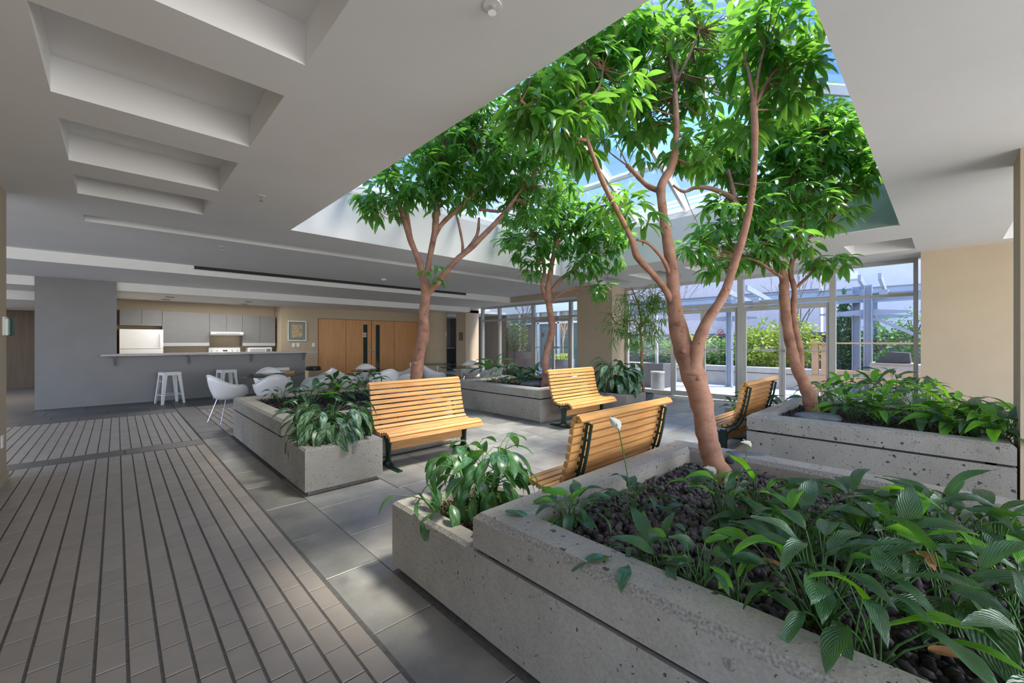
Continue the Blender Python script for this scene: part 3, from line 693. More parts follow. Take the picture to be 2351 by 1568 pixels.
def make_bench(L=1.25):
    b=root('slatted_bench',(0,0,0),local=True)
    sl,tot=resample(BP,.0565)
    w=tot/len(sl)*.77
    for (f,z),(df,dz) in sl:
        nf,nz=-dz,df; t=.032; poly=[]
        for a_,b_ in ((-w/2,-t),(w/2,-t),(w/2,-.004),(w/2-.004,0),(-w/2+.004,0),(-w/2,-.004)):
            poly.append((-(f+df*a_+nf*b_), z+dz*a_+nz*b_))
        MB().prism(poly,'x',-L/2,L/2).build('slat','bench_oak',b)
    for s in (-1,1):
        x=s*(L/2-.11)
        off=[]
        for (f,z),(df,dz) in resample(BP,.03)[0]:
            off.append((x,-(f+dz*.052),z-df*.052))
        fr=MB().tube(off,.011,6)
        off2=[(x,-(f+dz*.085),z-df*.085) for (f,z),(df,dz) in resample(BP,.03)[0][4:-12]]
        fr.tube(off2,.012,6)
        rsl=resample(BP,.0565)[0]
        for (f,z),(df,dz) in rsl:
            fr.bar((x,-(f+dz*.030),z-df*.030),(x,-(f+dz*.055),z-df*.055),.02,.018)
        for (f,z),(df,dz) in rsl[2:-7:2]:
            fr.bar((x,-(f+dz*.055),z-df*.055),(x,-(f+dz*.085),z-df*.085),.012,.012)
        fr.build('seat_frame','green_iron',b)
        # twin post flaring into the seat and into a long T foot
        pf=.26
        lg=MB()
        for q in (-1,1):
            lg.tube([(x,-(pf+q*.17),.345),(x,-(pf+q*.10),.325),(x,-(pf+q*.045),.27),(x,-(pf+q*.035),.18),(x,-(pf+q*.035),.09),(x,-(pf+q*.06),.045),(x,-(pf+q*.14),.022),(x,-(pf+q*.27),.014)],[.013,.013,.014,.014,.014,.016,.016,.013],8)
        lg.box(x-.008,x+.008,-pf-.035,-pf+.035,.05,.31)
        lg.box(x-.028,x+.028,-pf-.27,-pf+.27,0,.014)
        leg=lg.build('leg','green_iron',b)
        MB().box(x-s*.008-.006,x-s*.008+.006,-pf-.04,-pf+.04,.14,.31).build('bracket','green_iron',leg)
    MB().box(-L/2+.14,L/2-.14,-.265,-.238,.175,.262).build('stretcher_board','bench_oak',b)
    return b
bench0=make_bench()
spots=[(2.68,4.50,0,'golden wooden slatted bench in front of the left planter, seen from its front'),
 (5.72,4.50,0,'golden slatted bench against the far planter beside the drooping variegated plant'),
 (2.73,1.62,PI,'slatted bench seen from behind its backrest, against the near planter'),
 (5.83,1.60,PI,'slatted bench beside the right planter near the glass doors, seen from its side')]
for i,(x,y,rz,lab) in enumerate(spots):
    o=bench0 if i==0 else copy_tree(bench0)
    o.location=(x,y,0); o.rotation_euler.z=rz; tag(o,lab,'bench','slatted benches')
# ================================================================ bar, stools, kitchen
c=root('bar_counter',(1.9,12.6,1.05),'long pale grey bar counter top on the dark grey half wall','counter')
MB().bbox(-.25,4.1,12.28,12.86,1.065,1.105,.006).build('worktop','light_laminate',c)
for x in (-.03,1.25,2.55,3.83):
    MB().bar((x,12.585,.83),(x,12.585,1.065),.035,.03).bar((x,12.585,1.05),(x,12.33,1.05),.035,.03).bar((x,12.585,.85),(x,12.38,1.04),.02,.012).build('bracket','grey_laminate',c)
def make_stool():
    s=root('bar_stool',(0,0,0),local=True); h=.70
    MB().bbox(-.155,.155,-.155,.155,h-.02,h,.012).build('seat','white_enamel',s)
    MB().box(-.16,.16,-.162,-.154,h-.07,h-.01).box(-.16,.16,.154,.162,h-.07,h-.01).box(-.162,-.154,-.16,.16,h-.07,h-.01).box(.154,.162,-.16,.16,h-.07,h-.01).build('apron','white_enamel',s)
    for a in (-1,1):
        for b in (-1,1):
            m_=MB(); T_=[(a*.155,b*.155,h-.02),(a*.215,b*.215,0)]
            w0,w1_=.07,.042
            t0,t1=Vector(T_[0]),Vector(T_[1])
            m_.add([t0,t0-Vector((a*w0,0,0)),t1-Vector((a*w1_,0,0)),t1, t0-Vector((0,b*.006,0)),t0-Vector((a*w0,b*.006,0)),t1-Vector((a*w1_,b*.006,0)),t1-Vector((0,b*.006,0))],[(0,1,2,3),(7,6,5,4),(0,4,5,1),(1,5,6,2),(2,6,7,3),(3,7,4,0)])
            m_.add([t0,t0-Vector((0,b*w0,0)),t1-Vector((0,b*w1_,0)),t1, t0-Vector((a*.006,0,0)),t0-Vector((a*.006,b*w0,0)),t1-Vector((a*.006,b*w1_,0)),t1-Vector((a*.006,0,0))],[(0,1,2,3),(7,6,5,4),(0,4,5,1),(1,5,6,2),(2,6,7,3),(3,7,4,0)])
            m_.build('leg','white_enamel',s)
    k=.20
    for z,m_ in ((.20,None),(.5,None)):
        q=.155+.06*(1-z/h)
        for p1,p2 in (((-q,-q),(q,-q)),((q,-q),(q,q)),((q,q),(-q,q)),((-q,q),(-q,-q))):
            if z>.4 and p1[1]*p2[1]>0: continue
            MB().tube([(p1[0]*.97,p1[1]*.97,z),(p2[0]*.97,p2[1]*.97,z)],.007,6).build('footrest_rail','white_enamel',s)
    return s
st=make_stool()
for i,(x,y,lab) in enumerate(((.86,12.0,'white metal bar stool standing alone, nearest the grey wall panel'),(1.93,12.05,'white metal bar stool behind the leftmost white shell chair'),(3.12,12.1,'white metal bar stool behind the glass table, at the right end of the bar'))):
    o=st if i==0 else copy_tree(st); o.location=(x,y,0); o.rotation_euler.z=math.radians((14,12,8)[i]); tag(o,lab,'stool','white bar stools at the counter')
# kitchen units
def cab(label,xs,z0,z1,y0=15.0,y1=15.395,strip=False,group='grey wall cabinets in the kitchen'):
    k=root('wall_cabinet',((xs[0]+xs[-1])/2,(y0+y1)/2,z0),label,'cabinet',group)
    MB().box(xs[0]+.003,xs[-1]-.003,y0+.02,y1,z0,z1).build('carcass','grey_laminate',k)
    for a_,b_ in zip(xs[:-1],xs[1:]): MB().box(a_+.004,b_-.004,y0,y0+.019,z0+(.1 if strip else 0),z1).build('door','grey_laminate',k)
    if strip: MB().box(xs[0]+.003,xs[-1]-.003,y0-.004,y0+.019,z0,z0+.095).build('light_strip','light_laminate',k)
cab('short grey wall cabinet above the white fridge',(.05,.49,.91),1.81,2.24)
cab('wide tall grey wall cabinet right of the fridge',(.91,1.98),1.25,2.22,strip=True)
cab('short grey wall cabinet above the range hood',(1.98,2.40,2.81),1.67,2.20)
cab('tall grey wall cabinet at the right end above the microwave',(2.81,3.28,3.72),1.24,2.18,strip=True)
f=root('refrigerator',(.48,14.95,0),'white top-freezer refrigerator behind the bar counter','refrigerator')
MB().box(.05,.91,14.66,15.38,.02,1.70).build('body','white_enamel',f)
MB().bbox(.05,.91,14.6,14.655,1.19,1.70,.01).build('freezer_door','white_enamel',f); MB().bbox(.05,.91,14.6,14.655,.08,1.175,.01).build('fridge_door','white_enamel',f)
MB().tube([(.84,14.58,1.25),(.84,14.57,1.28),(.84,14.57,1.56),(.84,14.59,1.59)],.014,6).build('handle','white_plastic',f)
h=root('range_hood',(2.38,15.1,1.56),'white range hood under the short cabinets','range hood')
MB().prism([(14.84,1.56),(14.80,1.60),(14.80,1.665),(15.39,1.665),(15.39,1.56)],'x',1.99,2.80).build('hood','white_enamel',h)
MB().box(2.1,2.7,14.795,14.8,1.61,1.64).build('control_strip','light_laminate',h)
s_=root('stove',(2.38,15.05,0),'white electric stove showing its knobs above the counter','stove')
MB().box(1.99,2.79,14.75,15.38,.02,.92).build('body','white_enamel',s_); bk=MB().bbox(1.99,2.79,15.22,15.38,.92,1.20,.02).build('control_panel','white_enamel',s_)
for x in (2.06,2.2,2.58,2.72): MB().tube([(x,15.22,1.10),(x,15.195,1.10)],.022,10).build('knob','aluminium',s_)
MB().box(2.34,2.46,15.212,15.22,1.08,1.12).build('clock','black_plastic',s_)
m_=root('microwave',(3.27,15.15,.92),'white microwave oven at the right end of the kitchen','microwave')
MB().bbox(2.95,3.6,14.95,15.35,.92,1.19,.01).build('body','white_enamel',m_); MB().box(3.0,3.42,14.944,14.95,.96,1.15).build('door_window','light_laminate',m_); MB().box(3.45,3.57,14.944,14.95,.96,1.15).build('keypad','grey_laminate',m_)
kc=root('base_cabinet',(2.3,15.05,0),'low grey base cabinets and worktop behind the bar','cabinet')
MB().box(.95,1.97,14.78,15.38,0,.88).build('carcass','grey_laminate',kc); MB().box(2.81,3.72,14.78,15.38,0,.88).build('carcass','grey_laminate',kc)
MB().box(.93,1.98,14.75,15.39,.88,.92).build('worktop','light_laminate',kc); MB().box(2.80,3.75,14.75,15.39,.88,.92).build('worktop','light_laminate',kc)
# picture, switches, bin on the back wall
def picture(label,x0,x1,z0,z1,y,fm='silver_frame',mat='mat_board',inner='abstract_print',fw=.025,mw=.12,name='framed_picture'):
    p=root(name,((x0+x1)/2,y,z0),label,'picture')
    MB().box(x0,x1,y-.03,y-.002,z0,z0+fw).box(x0,x1,y-.03,y-.002,z1-fw,z1).box(x0,x0+fw,y-.03,y-.002,z0+fw,z1-fw).box(x1-fw,x1,y-.03,y-.002,z0+fw,z1-fw).build('frame',fm,p)
    MB().box(x0+fw,x1-fw,y-.018,y-.004,z0+fw,z1-fw).build('mount','%s'%mat,p)
    MB().box(x0+mw,x1-mw,y-.020,y-.018,z0+mw,z1-mw).build('print',inner,p)
picture('silver framed abstract artwork on the beige wall left of the wooden doors',3.97,4.53,1.40,2.05,14.6)
for x,lab in ((4.15,'white light switch below the picture, left one'),(4.28,'white blank switch plate below the picture, right one'),(4.76,'white light switch beside the wooden doors')):
    p=root('light_switch',(x,14.59,1.22),lab,'light switch'); MB().box(x-.045,x+.045,14.588,14.599,1.20,1.33).build('plate','white_plastic',p); MB().box(x-.012,x+.012,14.58,14.588,1.245,1.285).build('rocker','white_enamel',p)
# wooden doors
def wdoor(n,x0,x1,label,glass=None,handle=None,sign=False):
    d=root('door_%d'%n,((x0+x1)/2,14.66,0),label,kind='structure')
    y0,y1=14.64,14.69
    if glass:
        g0,g1=glass; MB().box(x0+.007,g0,y0,y1,.02,2.15).box(g1,x1-.007,y0,y1,.02,2.15).box(g0,g1,y0,y1,.02,.25).box(g0,g1,y0,y1,2.0,2.15).build('leaf','door_veneer',d)
        MB().box(g0,g1,y0+.02,y0+.028,.25,2.0).build('glass_slit','glass_dark',d)
        MB().box(g0-.0,g0+.012,y0-.004,y0+.01,.25,2.0).box(g1-.012,g1,y0-.004,y0+.01,.25,2.0).build('bead','dark_wood',d)
    else: MB().box(x0+.007,x1-.007,y0,y1,.02,2.15).build('leaf','door_veneer',d)
    if handle:
        hh=MB().box(handle-.035,handle+.035,y0-.008,y0,.93,1.08).build('pull_plate','aluminium',d); MB().box(handle-.012,handle+.012,y0-.011,y0-.008,.97,1.05).build('lock','black_plastic',hh)
    if sign:
        s=MB().box(sign-.07,sign+.07,y0-.006,y0-.004,1.54,1.70).build('no_smoking_sign','paper',d)
        r=MB(); r.tube([(sign+.045*math.cos(2*PI*k/20),y0-.009,1.62+.045*math.sin(2*PI*k/20)) for k in range(21)],.008,5,cap=False); r.tube([(sign-.03,y0-.009,1.65),(sign+.03,y0-.009,1.59)],.007,5); r.build('red_circle_with_slash','red_ink',s)
wdoor(7,4.92,5.86,'leftmost wood panel of the wide back doors'); wdoor(8,5.86,6.80,'wooden door leaf with a glass slit, left of the centre joint',(6.49,6.65),6.72,6.54)
wdoor(9,6.81,7.73,'wooden door leaf with a glass slit, right of the centre joint',(6.97,7.13),6.88); wdoor(10,7.73,8.72,'rightmost wood panel of the wide back doors, behind the trunk')
S(MB().box(4.88,8.74,14.72,14.75,0,2.2),'trim_7','dark_gap')
b_=root('waste_bin',(4.35,13.3,0),'beige waste bin with a black top beside the bar end','bin')
MB().bbox(4.13,4.53,13.1,13.5,0,.50,.01).build('body','beige_paint',b_); MB().lathe([(.19,.50),(.21,.52),(.21,.60),(.18,.62),(.16,.60)],4.33,13.3,20).build('lid','black_plastic',b_)
n=root('notice_frame',(9.84,13.2,1.55),'small dark framed notice on the narrow beige column face','picture')
q=at(1053,760,12.9); q2=at(1064,779,12.9)
MB().box(9.82,9.848,13.12,13.34,1.42,1.74).build('frame','dark_wood',n); MB().box(9.815,9.82,13.14,13.32,1.44,1.72).build('sheet','offgreen_glass',n)
s=root('wall_sign',(9.30,13.5,1.6),'small pink no smoking sign on the curved beige column','sign'); MB().box(9.28,9.40,13.555,13.562,1.58,1.74).build('plate','paper',s); rr_=MB(); rr_.tube([(9.34+.04*math.cos(2*PI*k/16),13.55,1.66+.04*math.sin(2*PI*k/16)) for k in range(17)],.006,5,cap=False); rr_.build('red_circle','red_ink',s)
kk=root('dark_cabinet',(10.6,16.6,0),'dark low cabinet with a pale top in the passage by the curved column','cabinet'); MB().box(9.6,11.8,16.5,16.98,0,1.05).build('carcass','dark_gap',kk); MB().box(9.55,11.85,16.45,16.98,1.05,1.08).build('worktop','light_laminate',kk)
ra=root('radiator_grille',(10.1,12.9,0),'small wall radiator grille low on the pale column by the far glass','radiator')
MB().box(9.98,10.28,12.90,12.93,.12,.62).build('back_panel','beige_paint',ra)
for k in range(7): MB().box(10.0+.04*k,10.012+.04*k,12.88,12.90,.14,.58).build('fin','aluminium',ra)
MB().box(9.97,10.29,12.87,12.93,.60,.63).build('top_cap','white_paint',ra)
# sconce and small wall things
sc_=root('wall_sconce',(-.75,6.42,1.44),'clear glass cylinder wall sconce at the left edge, on the beige wall end','sconce')
MB().box(-.80,-.785,6.30,6.48,1.44,1.62).build('back_plate','white_plastic',sc_)
q=at(14,752,4.06); MB().lathe([(.058,1.435),(.06,1.44),(.06,1.60),(.058,1.605)],q.x-.0,q.y,20,cap=False).build('glass_cylinder','table_glass',sc_)
MB().lathe([(.02,1.44),(.024,1.45),(.024,1.59),(.02,1.60)],q.x,q.y,10).build('lamp_tube','white_plastic',sc_); MB().box(-.80,q.x,q.y-.012,q.y+.012,1.51,1.535).build('arm','aluminium',sc_)
p=root('wall_outlet',(-.79,6.3,.4),'white outlet plate low on the beige wall at the left edge','outlet'); MB().box(-.80,-.79,6.22,6.30,.36,.48).build('plate','white_plastic',p); MB().box(-.79,-.786,6.24,6.28,.38,.41).build('socket','light_laminate',p)
p=root('door_release_button',(5.02,-.42,1.1),'small grey wall switch on the pale column at the right edge','switch')
MB().box(5.015,5.03,-.52,-.46,.98,1.12).build('plate','aluminium',p); MB().box(5.011,5.015,-.505,-.475,1.03,1.07).build('button','white_plastic',p)
# ceiling fittings
def sprinkler(px,py,z,lab,drop=.05):
    d=(z-H)*F/(784-py); q=at(px,py,d); s=root('sprinkler',(q.x,q.y,z),lab,'sprinkler','ceiling sprinklers')
    MB().lathe([(.04,z-.004),(.04,z)],q.x,q.y,14).build('escutcheon','white_paint',s); MB().tube([(q.x,q.y,z),(q.x,q.y,z-drop)],.008,6).build('stem','chrome',s); MB().lathe([(.02,z-drop-.004),(.02,z-drop)],q.x,q.y,8).build('deflector','chrome',s)
sprinkler(510,566,HC,'small pendent sprinkler on the ceiling above the tiled walkway'); sprinkler(600,450,HC,'small sprinkler on the ceiling near the skylight corner'); sprinkler(948,624,HC,'sprinkler on the ceiling left of the left tree trunk'); sprinkler(1130,12,HC,'sprinkler at the top edge of the photo on the ceiling',.03); sprinkler(1212,661,HC,'sprinkler on the ceiling in front of the far glass wall')
sprinkler(788,680,C2,'sprinkler on the lowered ceiling strip above the wooden doors'); sprinkler(1025,697,C2,'sprinkler on the lowered ceiling strip near the far column')
q=at(881,640,(HC-H)*F/(784-640)); s=root('smoke_detector',(q.x,q.y,HC),'round white smoke detector on the ceiling above the back doors','smoke detector'); MB().lathe([(.065,HC),(.065,HC-.02),(.045,HC-.045)],q.x,q.y,20).build('housing','white_plastic',s); MB().lathe([(.03,HC-.046),(.03,HC-.05)],q.x,q.y,12).build('vent','light_laminate',s)
for px,py,lab in ((390,682,'recessed downlight above the fridge, nearer one'),(381,687,'recessed downlight above the fridge, farther one'),(571,693,'recessed downlight above the stove, nearer one'),(562,698,'recessed downlight above the stove, farther one')):
    q=at(px,py,(C3-H)*F/(784-py)); s=root('downlight',(q.x,q.y,C3),lab,'downlight','kitchen downlights'); MB().lathe([(.10,C3-.006),(.10,C3-.001)],q.x,q.y,20).build('trim_ring','grey_laminate',s); MB().lathe([(.075,C3-.008),(.075,C3-.006)],q.x,q.y,18).build('dark_reflector','black_plastic',s)
# ================================================================ shell chairs and glass tables
def make_chair():
    c=root('shell_chair',(0,0,0),local=True)
    # moulded armchair shell: rings from seat centre to rim; faces -y
    nu,nt_=40,9; vs=[];fs=[]
    def rim(t):
        x=math.cos(t)*.31; y=math.sin(t)*.27
        back=max(0,math.sin(t)); front=max(0,-math.sin(t))
        z=.62 if abs(math.sin(t))<.0 else .0
        side=abs(math.cos(t))
        z=.64+.0*side
        z+= .18*back**2.2
        z-= .21*front**3 if front>0 else 0
        y+= .06*back**2
        if front>0: y-=.0; x*=1-.12*front
        return Vector((x,y,z))
    for j in range(nt_+1):
        s=j/nt_
        for i in range(nu):
            t=2*PI*i/nu; R=rim(t); cz=.40
            k=s; h=max(0,(s-.45)/.55)
            zz=cz+(R.z-cz)*(h**1.15)
            rad=(math.sin(min(1,s*1.0)*PI/2)**.9)*(.86+.14*s)
            vs.append((R.x*rad,R.y*rad-.0,zz-.012*(1-s)))
    for j in range(nt_):
        for i in range(nu):
            i2=(i+1)%nu; fs.append((j*nu+i,j*nu+i2,(j+1)*nu+i2,(j+1)*nu+i))
    shell=MB().add(vs,fs).build('shell','white_plastic',c,smooth=True)
    so=shell.modifiers.new('thick','SOLIDIFY'); so.thickness=.009
    MB().tube([tuple(rim(2*PI*i/40)) for i in range(41)],.007,6,cap=False).build('rolled_edge','white_plastic',c,smooth=True)
    base=MB()
    tops=[(-.13,-.12),(.13,-.12),(.13,.12),(-.13,.12)]; feet=[(-.23,-.22),(.23,-.22),(.21,.24),(-.21,.24)]
    for (a_,b_),(p_,q_) in zip(tops,feet):
        MB().tube([(a_,b_,.42),(p_,q_,0)],.007,6).build('leg','chrome',c)
    for i in range(4):
        p1=tops[i]; f1=feet[(i+1)%4]
        base.tube([(p1[0],p1[1],.41),((p1[0]+f1[0])/2*.55,(p1[1]+f1[1])/2*.55,.26),(f1[0],f1[1],.03)],.0045,5)
    base.tube([(-.13,-.12,.415),(.13,-.12,.415),(.13,.12,.415),(-.13,.12,.415),(-.13,-.12,.415)],.005,5)
    base.build('wire_base','chrome',c)
    return c
ch=make_chair()
chairs=[(1.42,8.60,PI/2+.3,'white shell armchair on the tiles at the corner of the left planter'),
 (1.98,8.12,PI-.1,'white shell chair with its back to us, in front of the left glass table'),
 (2.88,8.72,-PI/2-.1,'white shell chair turned sideways, right of the left glass table'),
 (2.35,9.85,-.1,'white shell chair behind the left glass table, facing us'),
 (3.62,9.0,PI/2+.1,'white shell chair left of the middle glass table'),
 (4.42,9.75,-.3,'white shell chair behind the middle glass table'),
 (4.05,8.12,PI-.1,'white shell chair in front of the middle glass table'),
 (4.92,8.84,-PI/2-.15,'white shell chair right of the middle glass table beside the trunk'),
 (5.62,8.62,PI/2-.1,'white shell chair left of the right glass table behind the bench'),
 (5.95,9.75,PI/2,'white shell chair just right of the left tree trunk'),
 (7.35,9.45,-.8,'white shell chair behind the right glass table by the dark column'),
 (6.75,7.85,-PI/2-.3,'white shell chair behind the far planter near the glass wall')]
for i,(x,y,rz,lab) in enumerate(chairs):
    o=ch if i==0 else copy_tree(ch); o.location=(x,y,0); o.rotation_euler.z=rz; tag(o,lab,'chair','white shell chairs around the glass tables')
def make_table():
    t=root('glass_table',(0,0,0),local=True)
    MB().lathe([(.545,.727),(.55,.729),(.55,.738),(.545,.74)],0,0,48).build('glass_top','table_glass',t)
    MB().lathe([(.5505,.727),(.5525,.729),(.5525,.738),(.5505,.74)],0,0,48,cap=False).build('green_edge','glass_green_edge',t)
    MB().lathe([(.035,.02),(.03,.04),(.03,.70),(.03,.715)],0,0,16).build('pole','chrome',t)
    MB().lathe([(.11,.715),(.11,.726)],0,0,20).build('top_plate','chrome',t); MB().lathe([(.27,0),(.27,.012),(.05,.028)],0,0,28).build('foot_plate','chrome',t)
    return t
tb=make_table()
for i,(x,y,s_,lab) in enumerate(((2.16,8.92,1,'round green-edged glass table nearest the bar'),(4.2,8.85,.92,'round glass table in front of the wooden doors'),(6.66,10.1,1.05,'round glass table standing below the curved beige column'),(6.32,8.45,1,'round glass table between the left tree and the far glass doors'))):
    o=tb if i==0 else copy_tree(tb); o.location=(x,y,0); o.scale=(s_,s_,1); tag(o,lab,'table','round glass tables')
b_=root('table_caddy',(2.5,9.0,.74),'small brown box standing on the glass table nearest the bar','box'); MB().bbox(2.42,2.56,8.95,9.07,.741,.80,.004).build('body','kitchen_wood',b_); MB().box(2.44,2.54,8.97,9.05,.80,.803).build('lid','dark_wood',b_)
# ================================================================ foliage plants
LILY=[leafbase(.33,.9,.3,10,4,wave=.02),leafbase(.36,.6,.25,10,4,wave=.03),leafbase(.29,1.4,.35,10,4,wave=.025)]
LILYM=[basemesh('leaf',b,'lily_leaf') for b in LILY]; LILYB=[basemesh('leaf',b,'lily_leaf_bright') for b in LILY]
SILV=[leafbase(.40,1.0,.3,8,4,peak=.45),leafbase(.44,1.5,.25,8,4,peak=.45,wave=.02)]
SILVM=[basemesh('leaf',b,'silver_leaf') for b in SILV]; SILVD=[basemesh('leaf',b,'silver_leaf_dark') for b in SILV]
DRYM=[basemesh('leaf',leafbase(.3,1.6,.7,6,2,wave=.06),'dry_leaf')]
def lily(label,x,y,z,n,L,hgt,seed,spread=1.0,flowers=(),bright=.12,group=None,dry=0,cat='plant',lean=None):
    r_=random.Random(seed); p=root('peace_lily',(x,y,z),label,cat,group); T=Matrix.Translation(-Vector((x,y,z))); st=MB()
    for i in range(n):
        a=2*PI*(i*.381966)+r_.uniform(-.4,.4); t=i/max(1,n-1)
        n0=0; out=spread*(.30+.70*t)*r_.uniform(.8,1.2); el=math.radians(84-48*t*spread+r_.uniform(-6,6))
        bx=x+r_.uniform(-.03,.03); by=y+r_.uniform(-.03,.03); pl=hgt*r_.uniform(.72,1.1)
        dirv=Vector((math.cos(a)*math.cos(el),math.sin(a)*math.cos(el),math.sin(el)))
        if lean: dirv=(dirv+Vector(lean)*.4).normalized()
        p0=Vector((bx,by,z-.01)); p1=p0+dirv*pl; pm=p0.lerp(p1,.5)+Vector((0,0,.02))
        st.tube([p0,pm,p1],[.0036,.0028,.0020],4,cap=False)
        e2=el-math.radians(r_.uniform(20,55)); 
        d2=Vector((math.cos(a)*math.cos(e2),math.sin(a)*math.cos(e2),math.sin(e2)))
        if lean: d2=(d2+Vector(lean)*.3).normalized()
        k=r_.randrange(3); me=(DRYM[0] if i<dry else (LILYB if r_.random()<bright else LILYM)[k])
        sl=L*r_.uniform(.72,1.12)
        put('leaf',me,p,T@leafM(p1,d2,sl,roll=r_.uniform(-.5,.5),sw=r_.uniform(.85,1.1)))
    st.build('stems','lily_stem',p,smooth=True)
    for tip,stemz,d in flowers:
        fl=MB(); bs=Vector((x,y,z)); tip=Vector(tip)
        fl.tube([tuple(v) for v in catmull([bs,bs.lerp(tip,.5)+Vector((0,0,.03)),tip],4)],.0032,5)
        fs=fl.build('flower_stem','lily_stem',p,smooth=True)
        V,Fc,UV=leafbase(.62,.5,.45,8,6,peak=.45); M=leafM(tip-Vector(d)*.01,d,.12 if stemz is None else stemz,up=Vector((.3,.4,.8)))
        m2=MB(); m2.add([M@Vector(v) for v in V],Fc); m2.build('white_spathe','flower_white',fs,smooth=True)
        dd=Vector(d).normalized(); m3=MB(); m3.tube([tip+dd*.012+Vector((0,0,.006)),tip+dd*.055+Vector((0,0,.012))],[.006,.0045],8); m3.build('spadix','straw',fs,smooth=True)
    return p
def silver(label,x,y,z,n,L,hgt,seed,spread=1.0,meshes=None,canes=5,droop=1.0):
    r_=random.Random(seed); p=root('variegated_evergreen',(x,y,z),label,'plant'); T=Matrix.Translation(-Vector((x,y,z))); st=MB(); meshes=meshes or SILVM
    cs=[]
    for c in range(canes):
        a=2*PI*c/canes+r_.uniform(-.4,.4); rad=.05+.05*r_.random(); top=Vector((x+math.cos(a)*rad*2.2,y+math.sin(a)*rad*2.2,z+hgt*r_.uniform(.6,1.0)))
        b=Vector((x+math.cos(a)*rad,y+math.sin(a)*rad,z-.01)); st.tube([b,b.lerp(top,.5),top],[.010,.008,.006],6); cs.append((b,top,a))
    for i in range(n):
        b,top,a0=cs[i%canes]; t=.35+.65*((i//canes)+.5)/max(1,n//canes)
        q=b.lerp(top,min(1,t)); a=a0+r_.uniform(-1.5,1.5) if r_.random()<.75 else r_.uniform(0,2*PI)
        el=math.radians(55*t-15+r_.uniform(-12,18)); d1=Vector((math.cos(a)*math.cos(el),math.sin(a)*math.cos(el),math.sin(el)))
        q2=q+d1*.10*spread*r_.uniform(.7,1.5); st.tube([q,q.lerp(q2,.5)+Vector((0,0,.01)),q2],[.0035,.003,.0025],4,cap=False)
        e2=el-math.radians(r_.uniform(25,60))*droop; d2=Vector((math.cos(a)*math.cos(e2),math.sin(a)*math.cos(e2),math.sin(e2)))
        put('leaf',meshes[r_.randrange(2)],p,T@leafM(q2,d2,L*r_.uniform(.75,1.15),roll=r_.uniform(-.5,.5)))
    st.build('stems','lily_stem',p,smooth=True); return p
# near planter (lava bed, z=.50)
q=[]
def L1(px,py,lab,n,L,h,seed,**k):
    w=atz(px,py,.50); return lily(lab,w.x,w.y,.50,int(n*1.02),L*1.12,h*.95,seed,**k)
L1(1310,1205,'small peace lily in the near planter corner, leaves drooping over the rim',26,.13,.15,1,bright=.3)
w=atz(1455,1190,.5); L1(1455,1190,'peace lily with one tall white flower standing before the bench back',15,.13,.16,2,bright=.05,flowers=[(at(1420,985,1.95),.09,(-.35,.25,.75))])
L1(1665,1215,'upright peace lily clump right in front of the thick tree trunk, with a white flower',24,.15,.24,3,flowers=[(at(1722,1025,2.45),.09,(-.55,.4,.5)),(at(1640,1090,2.2),.10,(-.5,.35,.6))])
L1(1745,1200,'peace lily with one round bright leaf, right of the thick tree trunk',18,.15,.22,4,bright=.35)
L1(1520,1330,'dark broad-leaved peace lily in the middle of the lava bed behind the pale stalks',9,.15,.12,5,bright=.0)
L1(1470,1300,'low peace lily leaning over the near rim beside two fallen leaves',12,.10,.10,51,bright=.2,lean=(-.5,.1,0))
L1(1600,1370,'wilting peace lily with pale upright stalks near the front rim',14,.10,.22,6,bright=.3,spread=.6)
L1(1700,1400,'small peace lily with bent yellow stalks right of the wilting clump',12,.10,.15,7,bright=.25)
L1(1880,1430,'large peace lily clump in the centre foreground with one bright upright leaf',34,.18,.28,8,bright=.10)
L1(1985,1520,'tall thin-stalked peace lily in front of the large centre clump',11,.17,.26,9,bright=.1,spread=.8)
L1(1830,1290,'dense peace lily behind the large centre clump',24,.17,.22,10)
L1(1960,1235,'peace lily at the back of the lava bed with tall pointed leaves',28,.19,.24,11,bright=.15)
L1(2060,1330,'wide peace lily with long pale glossy leaves right of centre',28,.19,.25,12,bright=.05)
L1(2160,1260,'peace lily along the back rim toward the right edge',28,.19,.24,13,bright=.12)
L1(2270,1290,'peace lily in the back right of the lava bed with dark leaves',26,.18,.22,14,bright=.05)
L1(2180,1440,'peace lily with a big arching ribbed leaf near the right edge',14,.22,.24,15,bright=.05,spread=.9,dry=1)
L1(2330,1440,'peace lily cut by the right edge of the photo, upper one',14,.17,.22,16,bright=.25)
L1(2400,1640,'peace lily in the bottom right corner',14,.18,.24,17,bright=.1)
# low box of the near planter
w=atz(1180,1165,.37)
silver('tall spotted-leaf evergreen with cane stems in the low corner box of the near planter',1.62,1.96,.37,58,.20,.40,31,meshes=SILVD,canes=9,spread=1.2)
silver('short drooping spotted-leaf evergreen at the corner of the near low box',1.44,2.02,.37,9,.17,.12,36,meshes=SILVD,canes=3,spread=1.2,droop=1.3)
